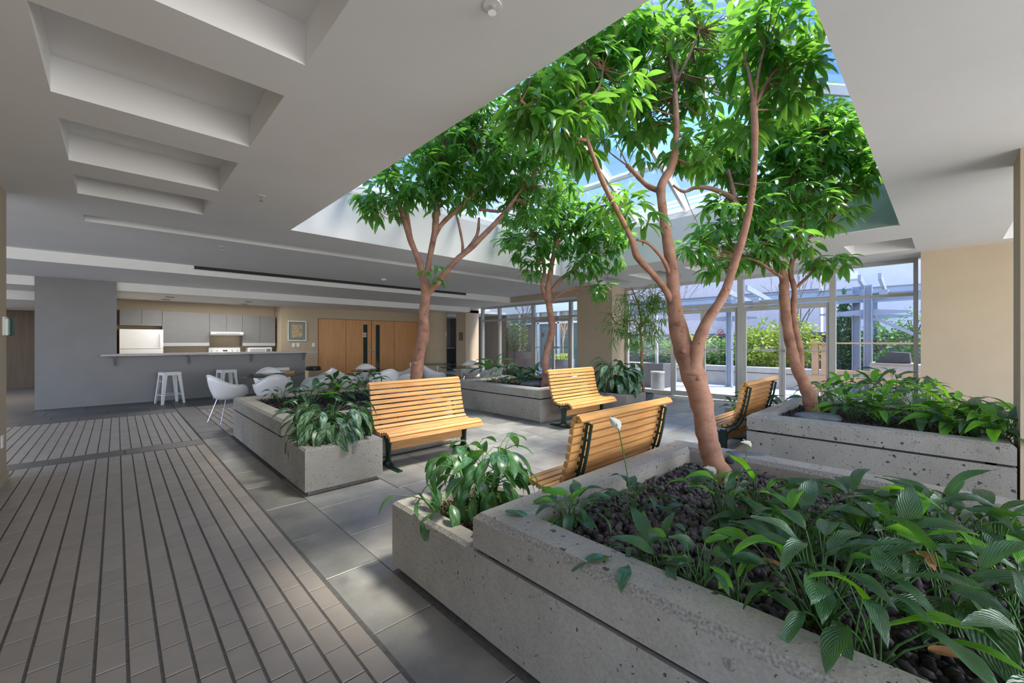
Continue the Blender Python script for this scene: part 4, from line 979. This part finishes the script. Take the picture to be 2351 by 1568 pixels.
# left planter
silver('bushy silver-striped evergreen spilling over the low box of the left planter',1.56,4.26,.38,90,.27,.26,32,canes=8,spread=1.6,droop=1.1)
def LP(px,py,z,lab,n,L,h,seed,**k):
    w=atz(px,py,z); return lily(lab,w.x,w.y,z,n,L,h,seed,**k)
LP(645,925,.53,'small dark peace lily standing alone at the far left corner of the left planter',12,.18,.22,41,bright=.05)
LP(715,935,.53,'peace lily in the middle of the left planter behind the striped evergreen',20,.24,.24,42,bright=.05)
LP(690,955,.53,'low grey-green peace lily near the front edge of the left planter',12,.20,.14,43,bright=.0)
LP(780,925,.53,'peace lily left of the bench end in the left planter, bright-leaved',20,.22,.26,44,bright=.25)
LP(770,900,.53,'peace lily in the back row of the left planter below the wooden doors',16,.24,.24,45,bright=.0)
LP(840,905,.53,'tall dark peace lily immediately left of the bench top',20,.24,.34,46,bright=.0)
# far planter
LP(1133,876,.52,'upright dark peace lily at the left end of the far planter',16,.34,.46,47,bright=.0,spread=.8)
LP(1168,882,.52,'slender peace lily with two tall leaves in the far planter',8,.34,.40,48,bright=.0,spread=.9)
LP(1195,886,.52,'low round-leaved peace lily in the far planter',20,.26,.26,49,bright=.0)
LP(1228,886,.52,'low peace lily immediately left of the slim trunk in the far planter',20,.26,.28,50,bright=.0)
silver('big drooping pale variegated evergreen in the low box left of the glass doors',6.93,4.30,.38,95,.31,.50,33,canes=9,spread=1.6,droop=1.25)
# right planter, dense rows
k=0
PR=[(1895,945,'first peace lily clump right of the leaning trunk'),(1940,925,'peace lily behind the first clump by the leaning trunk'),(1955,965,'second peace lily clump of the front row in the right planter'),(2000,930,'peace lily of the back row before the big window, left one'),(2030,975,'third peace lily clump of the front row in the right planter'),(2050,930,'peace lily with tall upright bright leaves before the big window'),(2095,935,'peace lily before the right edge of the big window'),(2105,985,'fourth peace lily clump of the front row in the right planter'),(2130,950,'peace lily where the window meets the tan wall'),(2175,1000,'fifth peace lily clump of the front row below the tan wall'),(2190,965,'peace lily of the back row against the tan wall'),(2240,1010,'sixth peace lily clump of the front row, with a bright standing leaf'),(2270,985,'back row peace lily low against the tan wall'),(2300,1022,'peace lily beside the pale column at the right end'),(2320,1000,'bright peace lily against the pale column, back one')]
for i,(px,py,lab) in enumerate(PR): LP(px,py,.53,lab,22,.26,(.32 if py<960 else .23)+(.12 if i==5 else 0),60+i,bright=.42)
lily('peace lily in the low box behind the side-on bench, with a round bright leaf',6.75,1.85,.38,18,.26,.26,80,bright=.25)
lily('small peace lily at the left of the low box behind the side-on bench',6.62,2.15,.38,8,.2,.12,81,bright=.3)
# fallen leaves on the near rim
def fallen(label,px,py,z,L,a,mat='lily_leaf',roll=.1):
    w=atz(px,py,z); V,Fc,UV=leafbase(.36,.5,.2,10,4,wave=.03); M=leafM((w.x,w.y,z+.012),(math.cos(a),math.sin(a),.02),L,roll=roll)
    m_=MB(); m_.add([M@Vector(v) for v in V],Fc); o=m_.build('fallen_leaf',mat,None,smooth=True); tag(o,label,'leaf')
fallen('green leaf fallen flat on the near rim, farther left one',1405,1285,.585,.16,2.55)
fallen('curled grey-green leaf hanging over the outer edge of the near rim',1440,1305,.585,.13,3.5)
fallen('leaf lying across the corner of the near rim above the low box',1255,1130,.585,.13,.9)
fallen('narrow leaf lying at the inner corner of the near rim',1160,1180,.588,.13,-.9)
fallen('brown dead leaf on the lava below the thick trunk',1790,1470,.51,.10,.5,'dry_leaf'); fallen('dry brown curled leaf on the lava at the bottom right',2130,1500,.515,.14,-1.0,'dry_leaf'); fallen('rust coloured dead leaf standing between the lilies in the middle of the bed',1745,1290,.54,.09,-1.2,'dry_leaf')
fallen('small tan dead leaf on the mulch of the low near box',1085,1235,.42,.045,.6,'dry_leaf'); fallen('tan dead leaf on the mulch of the right planter',1950,960,.54,.09,.5,'dry_leaf'); fallen('pale dead leaf on the mulch near the rim of the right planter',1968,975,.54,.1,-.4,'dry_leaf')
# ================================================================ trees
FIC=[leafbase(.31,.7,.25,5,2,peak=.45),leafbase(.27,.4,.35,5,2,peak=.45),leafbase(.33,1.0,.2,5,2,peak=.42)]
def tree(label,stems,branches,clumps,L,seed,whorl=6,mat='ficus_leaf',bark='ficus_bark',base=FIC,cname='weeping_ficus_tree',dense=1.0,limit=300):
    r_=random.Random(seed); b0=at(*stems[0][0][:3]); p=root(cname,tuple(b0),label,'tree')
    nodes=[]; knots=[]
    for nm,lst,seg in (('trunk',stems,14),('branch',branches,9)):
        for pts in lst:
            P=[at(*t[:3]) for t in pts]; R=[t[3]*t[2]/F for t in pts]
            R=[r*((.60 if t[1]>850 else .58) if seed==101 else .66) for r,t in zip(R,pts)]
            C_=catmull(P,5); RR=catmull([(r,0,0) for r in R],5); RR=[max(.003,v.x)*(1+r_.uniform(-.05,.05)+.05*math.sin(i_*1.7+seed)) for i_,v in enumerate(RR)]
            if nm=='trunk':
                for kk in range(16 if seed==101 else 7):
                    i_=r_.randrange(1,len(C_)-6); dd=(at(1175,784,-3)-C_[i_]); dd.z=0; dd=(Vector((-fx,-fy,0))+Vector((r_.uniform(-1,1),r_.uniform(-1,1),0))).normalized()
                    kn=C_[i_]+dd*RR[i_]*.93; s_=RR[i_]*r_.uniform(.16,.32); knots.append((kn,dd,s_))
            MB().tube(C_,RR,seg,jit=.035,rnd=r_).build(nm,bark,p,smooth=True)
            nodes+=[C_[i] for i in range(len(C_)//2,len(C_),3)]
    if knots:
        km=MB()
        for kn,dd,s_ in knots:
            km.tube([kn-dd*s_,kn,kn+dd*s_*.55,kn+dd*s_*.75+Vector((0,0,s_*.2))],[s_*1.5,s_*1.25,s_*.7,s_*.3],8)
        km.build('knots',bark,p,smooth=True,kind='stuff')
    tw=MB(); mats=[]
    for (cx,cy,cd,rx,ry,n) in clumps:
        c=at(cx,cy,cd); Rx=rx*cd/F; Rz=ry*cd/F; rr=Vector((fy,-fx,0)); ff=Vector((fx,fy,0))
        for i in range(int(n*dense)):
            while True:
                a,b_,c_=(r_.uniform(-1,1) for _ in range(3)); m=a*a+b_*b_+c_*c_
                if .12<m<1: break
            q=c+rr*a*Rx+ff*b_*Rx*.85+Vector((0,0,c_*Rz))
            inside=SK[0]+.12<q.x<SK[1]-.12 and SK[2]+.12<q.y<SK[3]-.12
            if q.z>HC-.18 and not inside: continue
            if q.z>4.9: continue
            nd=min(nodes,key=lambda v:(v-q).length_squared+ (0 if v.z<q.z+.1 else .2))
            o_=(q-c); o_=o_.normalized() if o_.length>.01 else Vector((0,0,1))
            if i%2==0:
                s0=nd if (nd-q).length<.9 else q.lerp(nd,.9/(nd-q).length)
                tw.tube([s0,s0.lerp(q,.55)+Vector((0,0,-.03)),q],[.0055,.004,.0025],4,cap=False)
            k0=r_.uniform(0,6)
            for k in range(whorl):
                a_=k0+2*PI*k/whorl+r_.uniform(-.3,.3); el=r_.uniform(-.95,.25)
                d=Vector((math.cos(a_)*math.cos(el),math.sin(a_)*math.cos(el),math.sin(el)))+o_*.45; d.normalize()
                pos=q+d*.02-o_*(k*.012)
                e=pos+d*L
                if e.z>HC-.03 and not(SK[0]+.03<e.x<SK[1]-.03 and SK[2]+.03<e.y<SK[3]-.03): continue
                mats.append(leafM(pos,d,L*r_.uniform(.7,1.15),roll=r_.uniform(-.5,.5)))
    tw.build('twigs',bark,p,kind='stuff')
    split_leaves(p,base,mats,mat,limit)
    return p
dA=2.75
tree('thick salmon-barked ficus tree rising from the near planter, largest tree in front',
 [[(1668,1108,2.62,48),(1645,1075,2.68,42),(1625,1010,2.74,37),(1612,930,2.78,40),(1588,850,2.80,44),(1562,775,2.84,36),(1548,700,2.88,27),(1543,620,2.92,23),(1530,540,2.95,20),(1520,470,2.98,17),(1519,425,3.0,17),(1545,375,3.02,15),(1553,300,3.05,12),(1550,220,3.08,10),(1552,140,3.12,8)],
  [(1592,860,2.78,36),(1600,800,2.76,26),(1622,740,2.74,20),(1660,680,2.72,17),(1688,600,2.70,16),(1712,520,2.68,14),(1728,430,2.66,12),(1733,340,2.66,12),(1732,260,2.66,13),(1728,235,2.66,12)]],
 [[(1548,720,2.88,14),(1530,670,2.86,13),(1495,625,2.82,12),(1463,590,2.8,13),(1448,545,2.78,11),(1415,480,2.76,10),(1385,420,2.74,10),(1362,360,2.72,9),(1345,310,2.7,8),(1330,240,2.7,7),(1325,190,2.7,6)],
  [(1345,322,2.7,7),(1300,312,2.66,6),(1255,295,2.6,7),(1215,250,2.55,8),(1195,230,2.52,6)],
  [(1518,440,3.0,12),(1485,425,3.05,10),(1455,395,3.1,9),(1440,380,3.15,8)],
  [(1541,640,2.92,9),(1522,595,2.86,8),(1490,560,2.82,6),(1462,550,2.8,5)],
  [(1732,250,2.66,9),(1760,190,2.68,6),(1790,150,2.7,4)],[(1730,245,2.66,8),(1722,180,2.66,6),(1705,110,2.68,4)],[(1731,240,2.66,7),(1745,150,2.64,5),(1765,80,2.64,4)],
  [(1552,210,3.08,7),(1535,120,3.1,6),(1505,60,3.1,5)],[(1552,190,3.08,7),(1590,110,3.1,5),(1610,50,3.1,4)],[(1330,250,2.7,5),(1375,200,2.75,5),(1385,140,2.8,4)]],
 [(1190,240,2.55,80,50,18),(1250,190,2.7,90,55,22),(1330,130,2.9,90,60,26),(1420,60,3.0,90,60,26),(1270,260,2.6,120,75,30),(1370,200,3.0,120,90,46),(1500,110,3.45,150,130,66),(1640,60,3.4,150,100,52),(1780,80,2.75,110,95,44),(1800,190,2.75,95,75,32),(1660,200,3.3,110,100,38),(1480,290,3.45,120,80,40),(1620,330,3.1,90,60,16),(1440,480,2.85,80,50,10),(1420,120,3.1,120,90,30),(1330,330,2.8,70,40,8),(1700,300,2.8,60,40,8)],
 .165,101)
tree('left ficus tree with a bare forked orange-brown trunk behind the front bench',
 [[(948,985,5.75,25),(950,930,5.75,24),(956,860,5.75,21),(964,800,5.75,20),(972,770,5.75,21),(973,720,5.75,17),(978,675,5.75,17),(974,650,5.75,15),(962,600,5.7,11),(942,550,5.65,10),(920,480,5.6,9),(900,430,5.55,8),(886,415,5.5,7)]],
 [[(976,665,5.75,13),(985,600,5.75,10),(998,530,5.75,11),(1004,450,5.75,10),(1010,400,5.75,9),(1012,350,5.8,7)],
  [(982,672,5.75,13),(1008,645,5.75,12),(1045,600,5.75,10),(1085,565,5.75,10),(1130,520,5.7,9),(1165,480,5.7,7),(1200,430,5.7,5)],
  [(992,560,5.75,8),(1010,520,5.8,8),(1050,480,5.85,8),(1090,440,5.9,7),(1120,400,5.95,5)],
  [(945,555,5.65,7),(935,490,5.7,6),(932,440,5.75,5)],[(1060,590,5.75,6),(1062,560,5.75,5),(1050,500,5.75,4)],[(1070,575,5.75,5),(1095,540,5.75,6),(1100,500,5.8,4)],[(1010,390,5.75,7),(1060,375,5.8,6),(1100,340,5.85,5)],[(1100,480,5.85,6),(1150,485,5.8,5),(1172,468,5.8,4)]],
 [(1010,330,5.9,90,60,50),(1100,270,6.0,90,60,40),(890,440,5.5,75,60,46),(960,400,5.6,90,80,72),(1060,360,5.8,120,90,115),(1160,370,5.9,120,90,110),(1240,410,5.9,100,70,70),(1130,300,6.0,110,70,70),(1210,470,5.8,80,50,34),(1040,440,5.8,110,45,50),(860,470,5.4,40,40,10),(990,620,5.6,25,30,3)],
 .19,102)
tree('slim middle ficus tree growing from the far planter before the glass doors',
 [[(1247,905,7.7,20),(1255,865,7.7,15),(1252,830,7.7,13),(1260,790,7.7,12),(1268,755,7.7,12),(1262,710,7.7,11),(1258,670,7.7,11),(1262,640,7.7,10),(1268,600,7.7,8),(1280,550,7.7,7),(1290,500,7.7,6)]],
 [[(1256,690,7.7,8),(1245,655,7.7,7),(1250,620,7.7,6),(1240,580,7.7,5),(1225,545,7.7,4)],
  [(1264,672,7.7,7),(1290,640,7.7,7),(1330,610,7.7,5),(1370,580,7.7,4)],
  [(1266,695,7.7,5),(1290,672,7.6,4),(1330,661,7.5,4),(1370,655,7.5,3)],[(1280,560,7.7,5),(1310,530,7.7,4),(1340,500,7.7,3)]],
 [(1220,540,7.6,70,70,50),(1300,520,7.7,85,75,80),(1390,560,7.5,60,60,46),(1270,470,7.7,100,50,60),(1370,490,7.7,80,60,50),(1225,605,7.5,35,40,12),(1340,600,7.5,55,35,20),(1375,660,7.4,35,20,8),(1180,560,7.6,40,35,12)],
 .22,103)
tree('leaning right ficus tree in the right planter before the big window',
 [[(1872,965,4.85,25),(1862,930,4.87,22),(1850,890,4.9,20),(1828,840,4.9,18),(1815,790,4.9,17),(1805,730,4.9,16),(1800,670,4.9,16),(1800,640,4.9,14),(1790,615,4.9,12),(1775,585,4.9,10),(1750,545,4.95,8),(1720,500,5.0,6)],
  [(1838,860,4.9,12),(1836,800,4.88,12),(1828,770,4.88,11),(1822,710,4.88,9),(1824,665,4.88,9),(1815,620,4.9,8),(1830,560,4.9,9),(1838,500,4.9,9),(1832,470,4.9,9)]],
 [[(1832,480,4.9,8),(1860,430,4.9,8),(1880,400,4.9,7),(1890,340,4.9,5),(1900,300,4.9,4)],
  [(1835,495,4.9,9),(1815,460,4.95,10),(1775,430,5.0,9),(1735,405,5.05,8),(1690,370,5.1,6),(1650,350,5.1,5)],
  [(1830,520,4.9,6),(1800,540,4.85,7),(1745,520,4.8,7),(1700,480,4.8,8),(1680,455,4.8,9),(1640,435,4.8,8),(1600,430,4.8,7),(1570,440,4.8,5),(1545,425,4.8,4)],
  [(1690,465,4.8,7),(1680,420,4.8,6),(1672,390,4.8,5)],[(1822,480,4.9,8),(1820,430,4.9,6),(1825,390,4.9,5),(1850,350,4.9,4)],
  [(1800,640,4.9,6),(1770,620,4.8,5),(1740,600,4.75,4),(1700,590,4.7,3)],[(1828,660,4.88,5),(1860,630,4.8,5),(1890,600,4.8,4),(1925,600,4.8,3)],[(1835,560,4.9,6),(1880,530,4.8,5),(1915,500,4.8,4),(1960,440,4.8,3)]],
 [(1870,330,4.9,110,80,100),(1960,400,4.85,70,70,56),(1760,360,5.0,100,80,80),(1660,350,5.0,80,70,54),(1800,440,4.9,110,60,60),(1930,280,4.9,70,60,44),(1700,480,4.8,90,50,40),(1760,560,4.75,100,50,50),(1640,530,4.8,50,40,16),(1880,480,4.8,80,50,30),(1900,600,4.75,60,35,14),(1660,600,4.7,60,30,14),(1590,570,4.7,40,35,10),(1850,250,5.0,110,50,40),(1990,360,4.8,40,50,16)],
 .19,104)
# small narrow-leaved potted tree
NAR=[leafbase(.11,.8,.2,4,2,peak=.4)]
t_=tree('small narrow-leaved potted tree standing by the beige column and the glass wall',
 [[(1478,905,8.8,5),(1474,850,8.8,5),(1473,800,8.8,5),(1470,750,8.8,4),(1478,720,8.8,3)]],
 [[(1472,755,8.8,4),(1455,735,8.8,3),(1420,745,8.8,3),(1400,720,8.8,2)],[(1474,750,8.8,4),(1492,720,8.8,3),(1510,700,8.8,2)],[(1474,745,8.8,3),(1465,700,8.8,3),(1450,660,8.8,2)]],
 [(1415,740,8.6,40,40,26),(1450,705,8.6,50,45,46),(1497,715,8.6,45,60,60),(1480,765,8.6,45,35,30),(1500,680,8.6,35,35,40),(1425,775,8.6,25,35,14)],
 .19,105,mat='narrow_leaf',base=NAR,cname='potted_tree',whorl=7,limit=150)
q=at(1478,905,8.8)
pt=root('plant_pot',(q.x,q.y,0),'dark grey round pot of the small narrow-leaved tree, hidden behind the drooping plant','pot'); MB().lathe([(.15,0),(.2,.24),(.215,.26),(.215,.28),(.19,.28),(.185,.25)],q.x,q.y,24).build('body','grey_pot',pt); MB().lathe([(.18,.24),(.17,.255)],q.x,q.y,20).build('potting_soil','soil',pt)
# ================================================================ outside
ter=S(MB().box(10.35,60,-25,40,-.3,-.03),'terrace_floor','outdoor_concrete')
mb=MB()
for i in range(12):
    for j in range(34):
        x=10.42+.4*i; y=-4+.6*j+(.3 if i%2 else 0); 
        if x<14.1: mb.bbox(x,x+.392,y,y+.592,-.04,-.012+rs.uniform(-.002,.002),.004)
S(mb,'paving','paver',ter); ter.children[-1]['kind']='stuff'
gp=root('garden_wall',(14.3,4,0),'pale outdoor concrete planter wall seen through the double doors','planter')
MB().box(14.1,14.5,-3,9.2,-.03,.42).build('wall','outdoor_concrete',gp); MB().bbox(14.06,14.5,-3,9.2,.44,.60,.01).build('cap','outdoor_concrete',gp); MB().box(14.5,16.4,-3,9.2,.0,.5).build('soil','soil',gp)
S(MB().box(16.6,16.8,-14,12,0,1.55).box(16.5,16.9,-14,12,1.55,1.68),'trim_8','purple_wall')
S(MB().box(20,20.4,-26,3.3,0,9),'wall_outside_right','pale_stucco')
S(MB().box(19.2,19.6,3.3,14,0,6.5),'wall_outside_left','lilac_stucco')
S(MB().box(19.15,19.2,3.3,14,3.3,3.38),'trim_9','purple_wall')
q=at(1955,632,18); ol=root('outdoor_wall_lamp',(19.2,3.7,4.2),'small pale box lamp high on the lilac outdoor wall','lamp')
q=at(1955,632,1); kx=19.1/q.x; MB().bbox(18.95,19.2,q.y*kx-.2,q.y*kx+.2,H+(q.z-H)*kx-.15,H+(q.z-H)*kx+.12,.03).build('housing','white_plastic',ol); MB().box(18.97,19.19,q.y*kx-.18,q.y*kx+.18,H+(q.z-H)*kx-.20,H+(q.z-H)*kx-.15).build('lens','light_laminate',ol)
def X(px,py,X_):
    q=at(px,py,1.0); k=X_/q.x; return Vector((X_,q.y*k,H+(q.z-H)*k))
# steel pergola
def ppost(lab,px,x_,z1=2.75,w=.16,grp=None):
    o=X(px,760,x_); p=root('pergola_post',(x_,o.y,0),lab,'post','blue steel pergola posts')
    MB().box(x_-w/2,x_+w/2,o.y-w/2,o.y-w/2+.02,0,z1).box(x_-w/2,x_+w/2,o.y+w/2-.02,o.y+w/2,0,z1).box(x_-.01,x_+.01,o.y-w/2,o.y+w/2,0,z1).build('column','steel_blue',p)
    MB().box(x_-w*.7,x_+w*.7,o.y-w*.7,o.y+w*.7,0,.02).build('base_plate','steel_blue',p)
    k=MB()
    for s in (-1,1): k.add([(x_,o.y+s*w*.5,2.0),(x_,o.y+s*.75,2.06),(x_,o.y+s*.75,2.10),(x_,o.y+s*w*.5,2.16),(x_+.03,o.y+s*w*.5,2.0),(x_+.03,o.y+s*.75,2.06),(x_+.03,o.y+s*.75,2.10),(x_+.03,o.y+s*w*.5,2.16)],[(0,1,2,3),(7,6,5,4),(0,4,5,1),(1,5,6,2),(2,6,7,3),(3,7,4,0)])
    k.build('tapered_outrigger','steel_blue',p)
    return o
o1=ppost('pale blue steel pergola post, left of the pair seen through the big window',1966,13.4); o2=ppost('pale blue steel pergola post, right of the pair seen through the big window',1993,13.2); ppost('blue steel pergola post far right behind the pair',2008,15.5,w=.14); ppost('blue steel pergola post seen through the doors near the no smoking sign',1675,13.6); 
for lab,x_,z_ in (('long blue steel pergola beam, nearer one above the doors',13.3,2.36),('long blue steel pergola beam, farther and higher one',15.4,2.72)):
    p=root('pergola_beam',(x_,2,z_),lab,'beam'); MB().box(x_-.07,x_+.07,-5,9,z_-.02,z_).box(x_-.07,x_+.07,-5,9,z_+.18,z_+.2).build('flange','steel_blue',p); MB().box(x_-.01,x_+.01,-5,9,z_,z_+.18).build('web','steel_blue',p)
for i,(px,zz) in enumerate(((1986,2.6),(2030,2.6),(1690,2.6),(1740,2.6))):
    o=X(px,700,13.4); p=root('pergola_rafter',(14,o.y,zz),('short sloping rafter of the pergola over the post pair','short sloping rafter right of the post pair','short sloping rafter over the left post','short sloping rafter seen above the right door pair')[i],'beam')
    MB().bar((12.4,o.y,zz+.25),(15.8,o.y+.1,zz+.0),.06,.14).build('rafter','steel_blue',p); MB().box(13.2,13.4,o.y-.08,o.y+.08,2.5,2.62).build('clip','steel_blue',p)
p=root('pergola_brace',(14,.9,2),'diagonal blue steel brace right of the post pair','beam'); a_=X(2000,727,13.3); b_=X(2118,775,13.3); MB().bar(a_,b_,.07,.07).build('brace','steel_blue',p); MB().box(a_.x-.05,a_.x+.05,a_.y-.1,a_.y+.1,a_.z-.1,a_.z+.1).build('gusset','steel_blue',p)
# timber guard rail
g=root('timber_guard_rail',(12.3,1,0),'new pale timber guard rail outside the big window','railing')
for px,w in ((1872,.13),(1892,.10)):
    o=X(px,850,12.3); MB().box(12.24,12.36,o.y-w/2,o.y+w/2,-.03,1.32).build('post','timber',g)
o=X(2108,700,12.3); o2=X(1860,700,12.3); o3=X(2200,700,12.3)
MB().box(12.18,12.42,o3.y,o2.y,1.32,1.36).build('top_rail','timber',g); MB().box(12.2,12.24,o3.y,o2.y+.05,.42,.56).build('lower_rail','timber',g); MB().box(12.36,12.40,o3.y,o2.y-.4,.62,.70).build('middle_rail','timber',g)
bb=root('covered_barbecue',(13.6,.8,.6),'dark grey covered barbecue standing on the outdoor concrete counter','barbecue')
c0=X(2012,832,13.2); c1=X(2092,832,13.2); zt=X(2050,808,13.2).z
MB().prism([(c0.y+.02,c0.z),(c1.y,c1.z),(c1.y+.03,zt-.02),(c0.y-.25,zt)],'x',13.0,13.7).build('cover','bbq_cover',bb)
MB().box(12.95,13.75,c1.y-.05,c0.y+.08,c0.z-.03,c0.z).build('shelf','outdoor_concrete',bb); MB().box(12.98,13.72,c1.y-.5,c0.y+.1,-.03,c0.z-.03).build('counter','outdoor_concrete',bb)
# shrubs
SHL=[leafbase(.5,.5,.2,3,2)]
def shrub(label,center,size,n,L,mat,seed,name='shrub',trunk=True,base=SHL,up=0):
    r_=random.Random(seed); c=Vector(center); p=root(name,(c.x,c.y,c.z-size[2]),label,'shrub'); ms=[]
    for i in range(n):
        while True:
            a,b_,c_=(r_.uniform(-1,1) for _ in range(3)); m=a*a+b_*b_+c_*c_
            if .2<m<1: break
        k=1+.25*math.sin(5*a+seed)*math.cos(4*b_); 
        if name=='conifer': a*=(1-c_)*.6; b_*=(1-c_)*.6
        q=c+Vector((a*size[0]*k,b_*size[1]*k,c_*size[2]*k)); d=Vector((a+r_.uniform(-.6,.6),b_+r_.uniform(-.6,.6),c_*.4+r_.uniform(-.5,.6)+up))
        if d.length<.05: continue
        ms.append(leafM(q,d,L*r_.uniform(.6,1.2),roll=r_.uniform(-1,1)))
    joined('foliage',base[0],ms,mat,p,kind='stuff')
    st=MB()
    for k in range(5):
        a=r_.uniform(0,6); st.tube([(c.x,c.y,c.z-size[2]*1.05),(c.x+math.cos(a)*size[0]*.5,c.y+math.sin(a)*size[1]*.5,c.z+size[2]*.3)],[.02,.008],5)
    st.build('stems','brown_branch',p); return p
shrub('bright yellow-green shrub seen through the right door pair',X(1755,800,15.2),(.7,1.0,.75),2200,.15,'shrub_yellow',1)
shrub('dark green shrub seen through the left door pair below the sign',X(1665,815,15.3),(.6,.8,.5),1200,.15,'shrub_green',2)
shrub('yellow-green shrub behind the leaning trunk',X(1835,790,15.2),(.6,.5,.75),1000,.13,'shrub_yellow',3)
shrub('light green shrub behind the thick trunk and left door',X(1590,805,15.4),(.7,1.1,.6),1500,.14,'shrub_yellow',4)
shrub('tall dark conifer left of the pergola post pair',X(1938,765,15.0),(.55,.42,1.25),2600,.09,'conifer_green',5,name='conifer',up=.8)
shrub('narrow dark conifer between the tall conifer and the posts',X(1955,790,15.1),(.4,.3,.95),1400,.08,'conifer_green',6,name='conifer',up=.8)
shrub('grey-green broadleaf shrub behind the covered barbecue',X(2040,790,15.0),(.6,.9,.62),1100,.13,'shrub_green',7)
shrub('pale leafy branch tip at the right edge of the big window',X(2100,745,14.8),(.3,.3,.4),160,.12,'shrub_green',8)
shrub('low green plants behind the potted tree outside',X(1500,800,15.0),(.6,1.3,.55),1000,.12,'shrub_green',9)
def bare(label,base,hgt,spr,seed,n=5,depth=4,mat='grey_branch',r0=.035):
    r_=random.Random(seed); p=root('bare_tree',tuple(base),label,'tree'); tr=MB(); br=MB()
    def go(p0,d,l,r,k):
        p1=p0+d*l; (tr if k==0 else br).tube([p0,p0.lerp(p1,.5)+Vector((r_.uniform(-1,1),r_.uniform(-1,1),0))*l*.05,p1],[r,r*.85,r*.65],5,cap=False)
        if k>=depth: return
        for i in range(n if k==0 else r_.choice((2,3))):
            dd=(d+Vector((r_.uniform(-1,1),r_.uniform(-1,1),r_.uniform(-.1,.6)))*spr).normalized(); go(p1 if r_.random()<.7 else p0.lerp(p1,.7),dd,l*r_.uniform(.55,.8),r*.6,k+1)
    go(Vector(base),Vector((0,0,1)),hgt*.42,r0,0)
    tr.build('trunk',mat,p); br.build('branches',mat,p); return p
b=X(1555,840,16); bare('thin bare tree against the lilac wall behind the thick trunk',(16,b.y,.5),3.6,.6,1)
b=X(1835,840,15.8); bare('bare twiggy tree behind the leaning trunk outside',(15.8,b.y,.5),3.0,.6,2)
b=X(2085,700,18); bare('bare tree with fine twigs at the top right of the big window',(17.5,b.y-1.6,.5),5.6,.7,3,n=6,depth=5)
b=X(1470,840,16.2); bare('reddish bare tree outside above the potted tree',(16.2,b.y,.5),4.2,.7,4,n=6,depth=5,mat='brown_branch',r0=.03)
# steel bin and pots outside
q=X(1510,905,11.0); p=root('steel_ash_bin',(11.0,q.y,0),'round brushed steel bin outside the glass beside the doors','bin'); MB().lathe([(.18,-.01),(.18,.50)],11.0,q.y,24).build('body','bin_steel',p); MB().lathe([(.19,.50),(.19,.54),(.15,.54)],11.0,q.y,24).build('rim','aluminium',p)
q=X(1508,870,12.0); p=root('square_planter',(12.0,q.y,0),'dark grey square planter outside behind the steel bin','planter'); MB().ring(11.7,12.3,q.y-.35,q.y+.35,-.03,.72,.04,.01).build('box','grey_pot',p); MB().box(11.75,12.25,q.y-.3,q.y+.3,.5,.66).build('soil','soil',p)
MB().tube([(12.0,q.y,.6),(12.0,q.y+.02,2.2)],.05,8).build('trunk','pale_stucco',p)
def bowl(lab,px,py,x_,r,h,plant=None):
    q=X(px,py,x_); p=root('round_pot',(x_,q.y,0),lab,'pot'); MB().lathe([(r*.62,-.02),(r*.9,h*.35),(r,h*.7),(r,h),(r*.9,h),(r*.88,h*.8)],x_,q.y,32).build('bowl','grey_pot',p,smooth=False); MB().lathe([(r*.88,h*.85),(r*.86,h*.88)],x_,q.y,24).build('potting_soil','soil',p); return q
bq=bowl('huge dark grey round pot outside with a leafy shrub and a bare tree',1195,850,12.4,.75,.95)
shrub('olive green shrub growing from the huge grey pot outside',(12.4,bq.y+.35,1.55),(.45,.6,.7),1500,.10,'shrub_green',11)
bare('bare branching tree in the huge grey pot outside',(12.5,bq.y-.1,.8),3.2,.65,6,n=6,depth=5)
bq=bowl('grey round pot with yellow-green groundcover seen through the far right door leaf',1292,850,12.2,.45,.72)
shrub('yellow-green groundcover in the smaller grey pot',(12.2,bq.y,.80),(.4,.4,.12),700,.06,'shrub_yellow',12)
bare('pale bare sapling in the smaller grey pot',(12.2,bq.y,.7),1.9,.55,7,n=5,depth=4,mat='timber',r0=.02)
bq=bowl('small grey pot outside at the foot of the huge pot',1178,860,12.0,.22,.5)
# glazed annex opposite the far doors
an=root('glazed_annex',(14.5,14,0),'greenish glazed building wing with white mullions outside the far glass wall','building')
MB().box(14.6,14.8,9.6,24,0,2.75).build('tinted_glazing','offgreen_glass',an); MB().box(14.4,15.5,9.5,24,2.75,3.1).build('fascia','white_paint',an)
for k in range(11): MB().box(14.5,14.6,9.6+1.25*k,9.7+1.25*k,0,2.75).build('mullion','white_paint',an)
MB().box(14.5,14.6,9.6,24,2.2,2.28).build('transom','white_paint',an); MB().box(14.5,14.6,9.6,24,0,.12).build('sill','white_paint',an)
S(MB().box(15.6,16,9.5,26,0,5.5),'wall_outside_annex','pale_stucco')
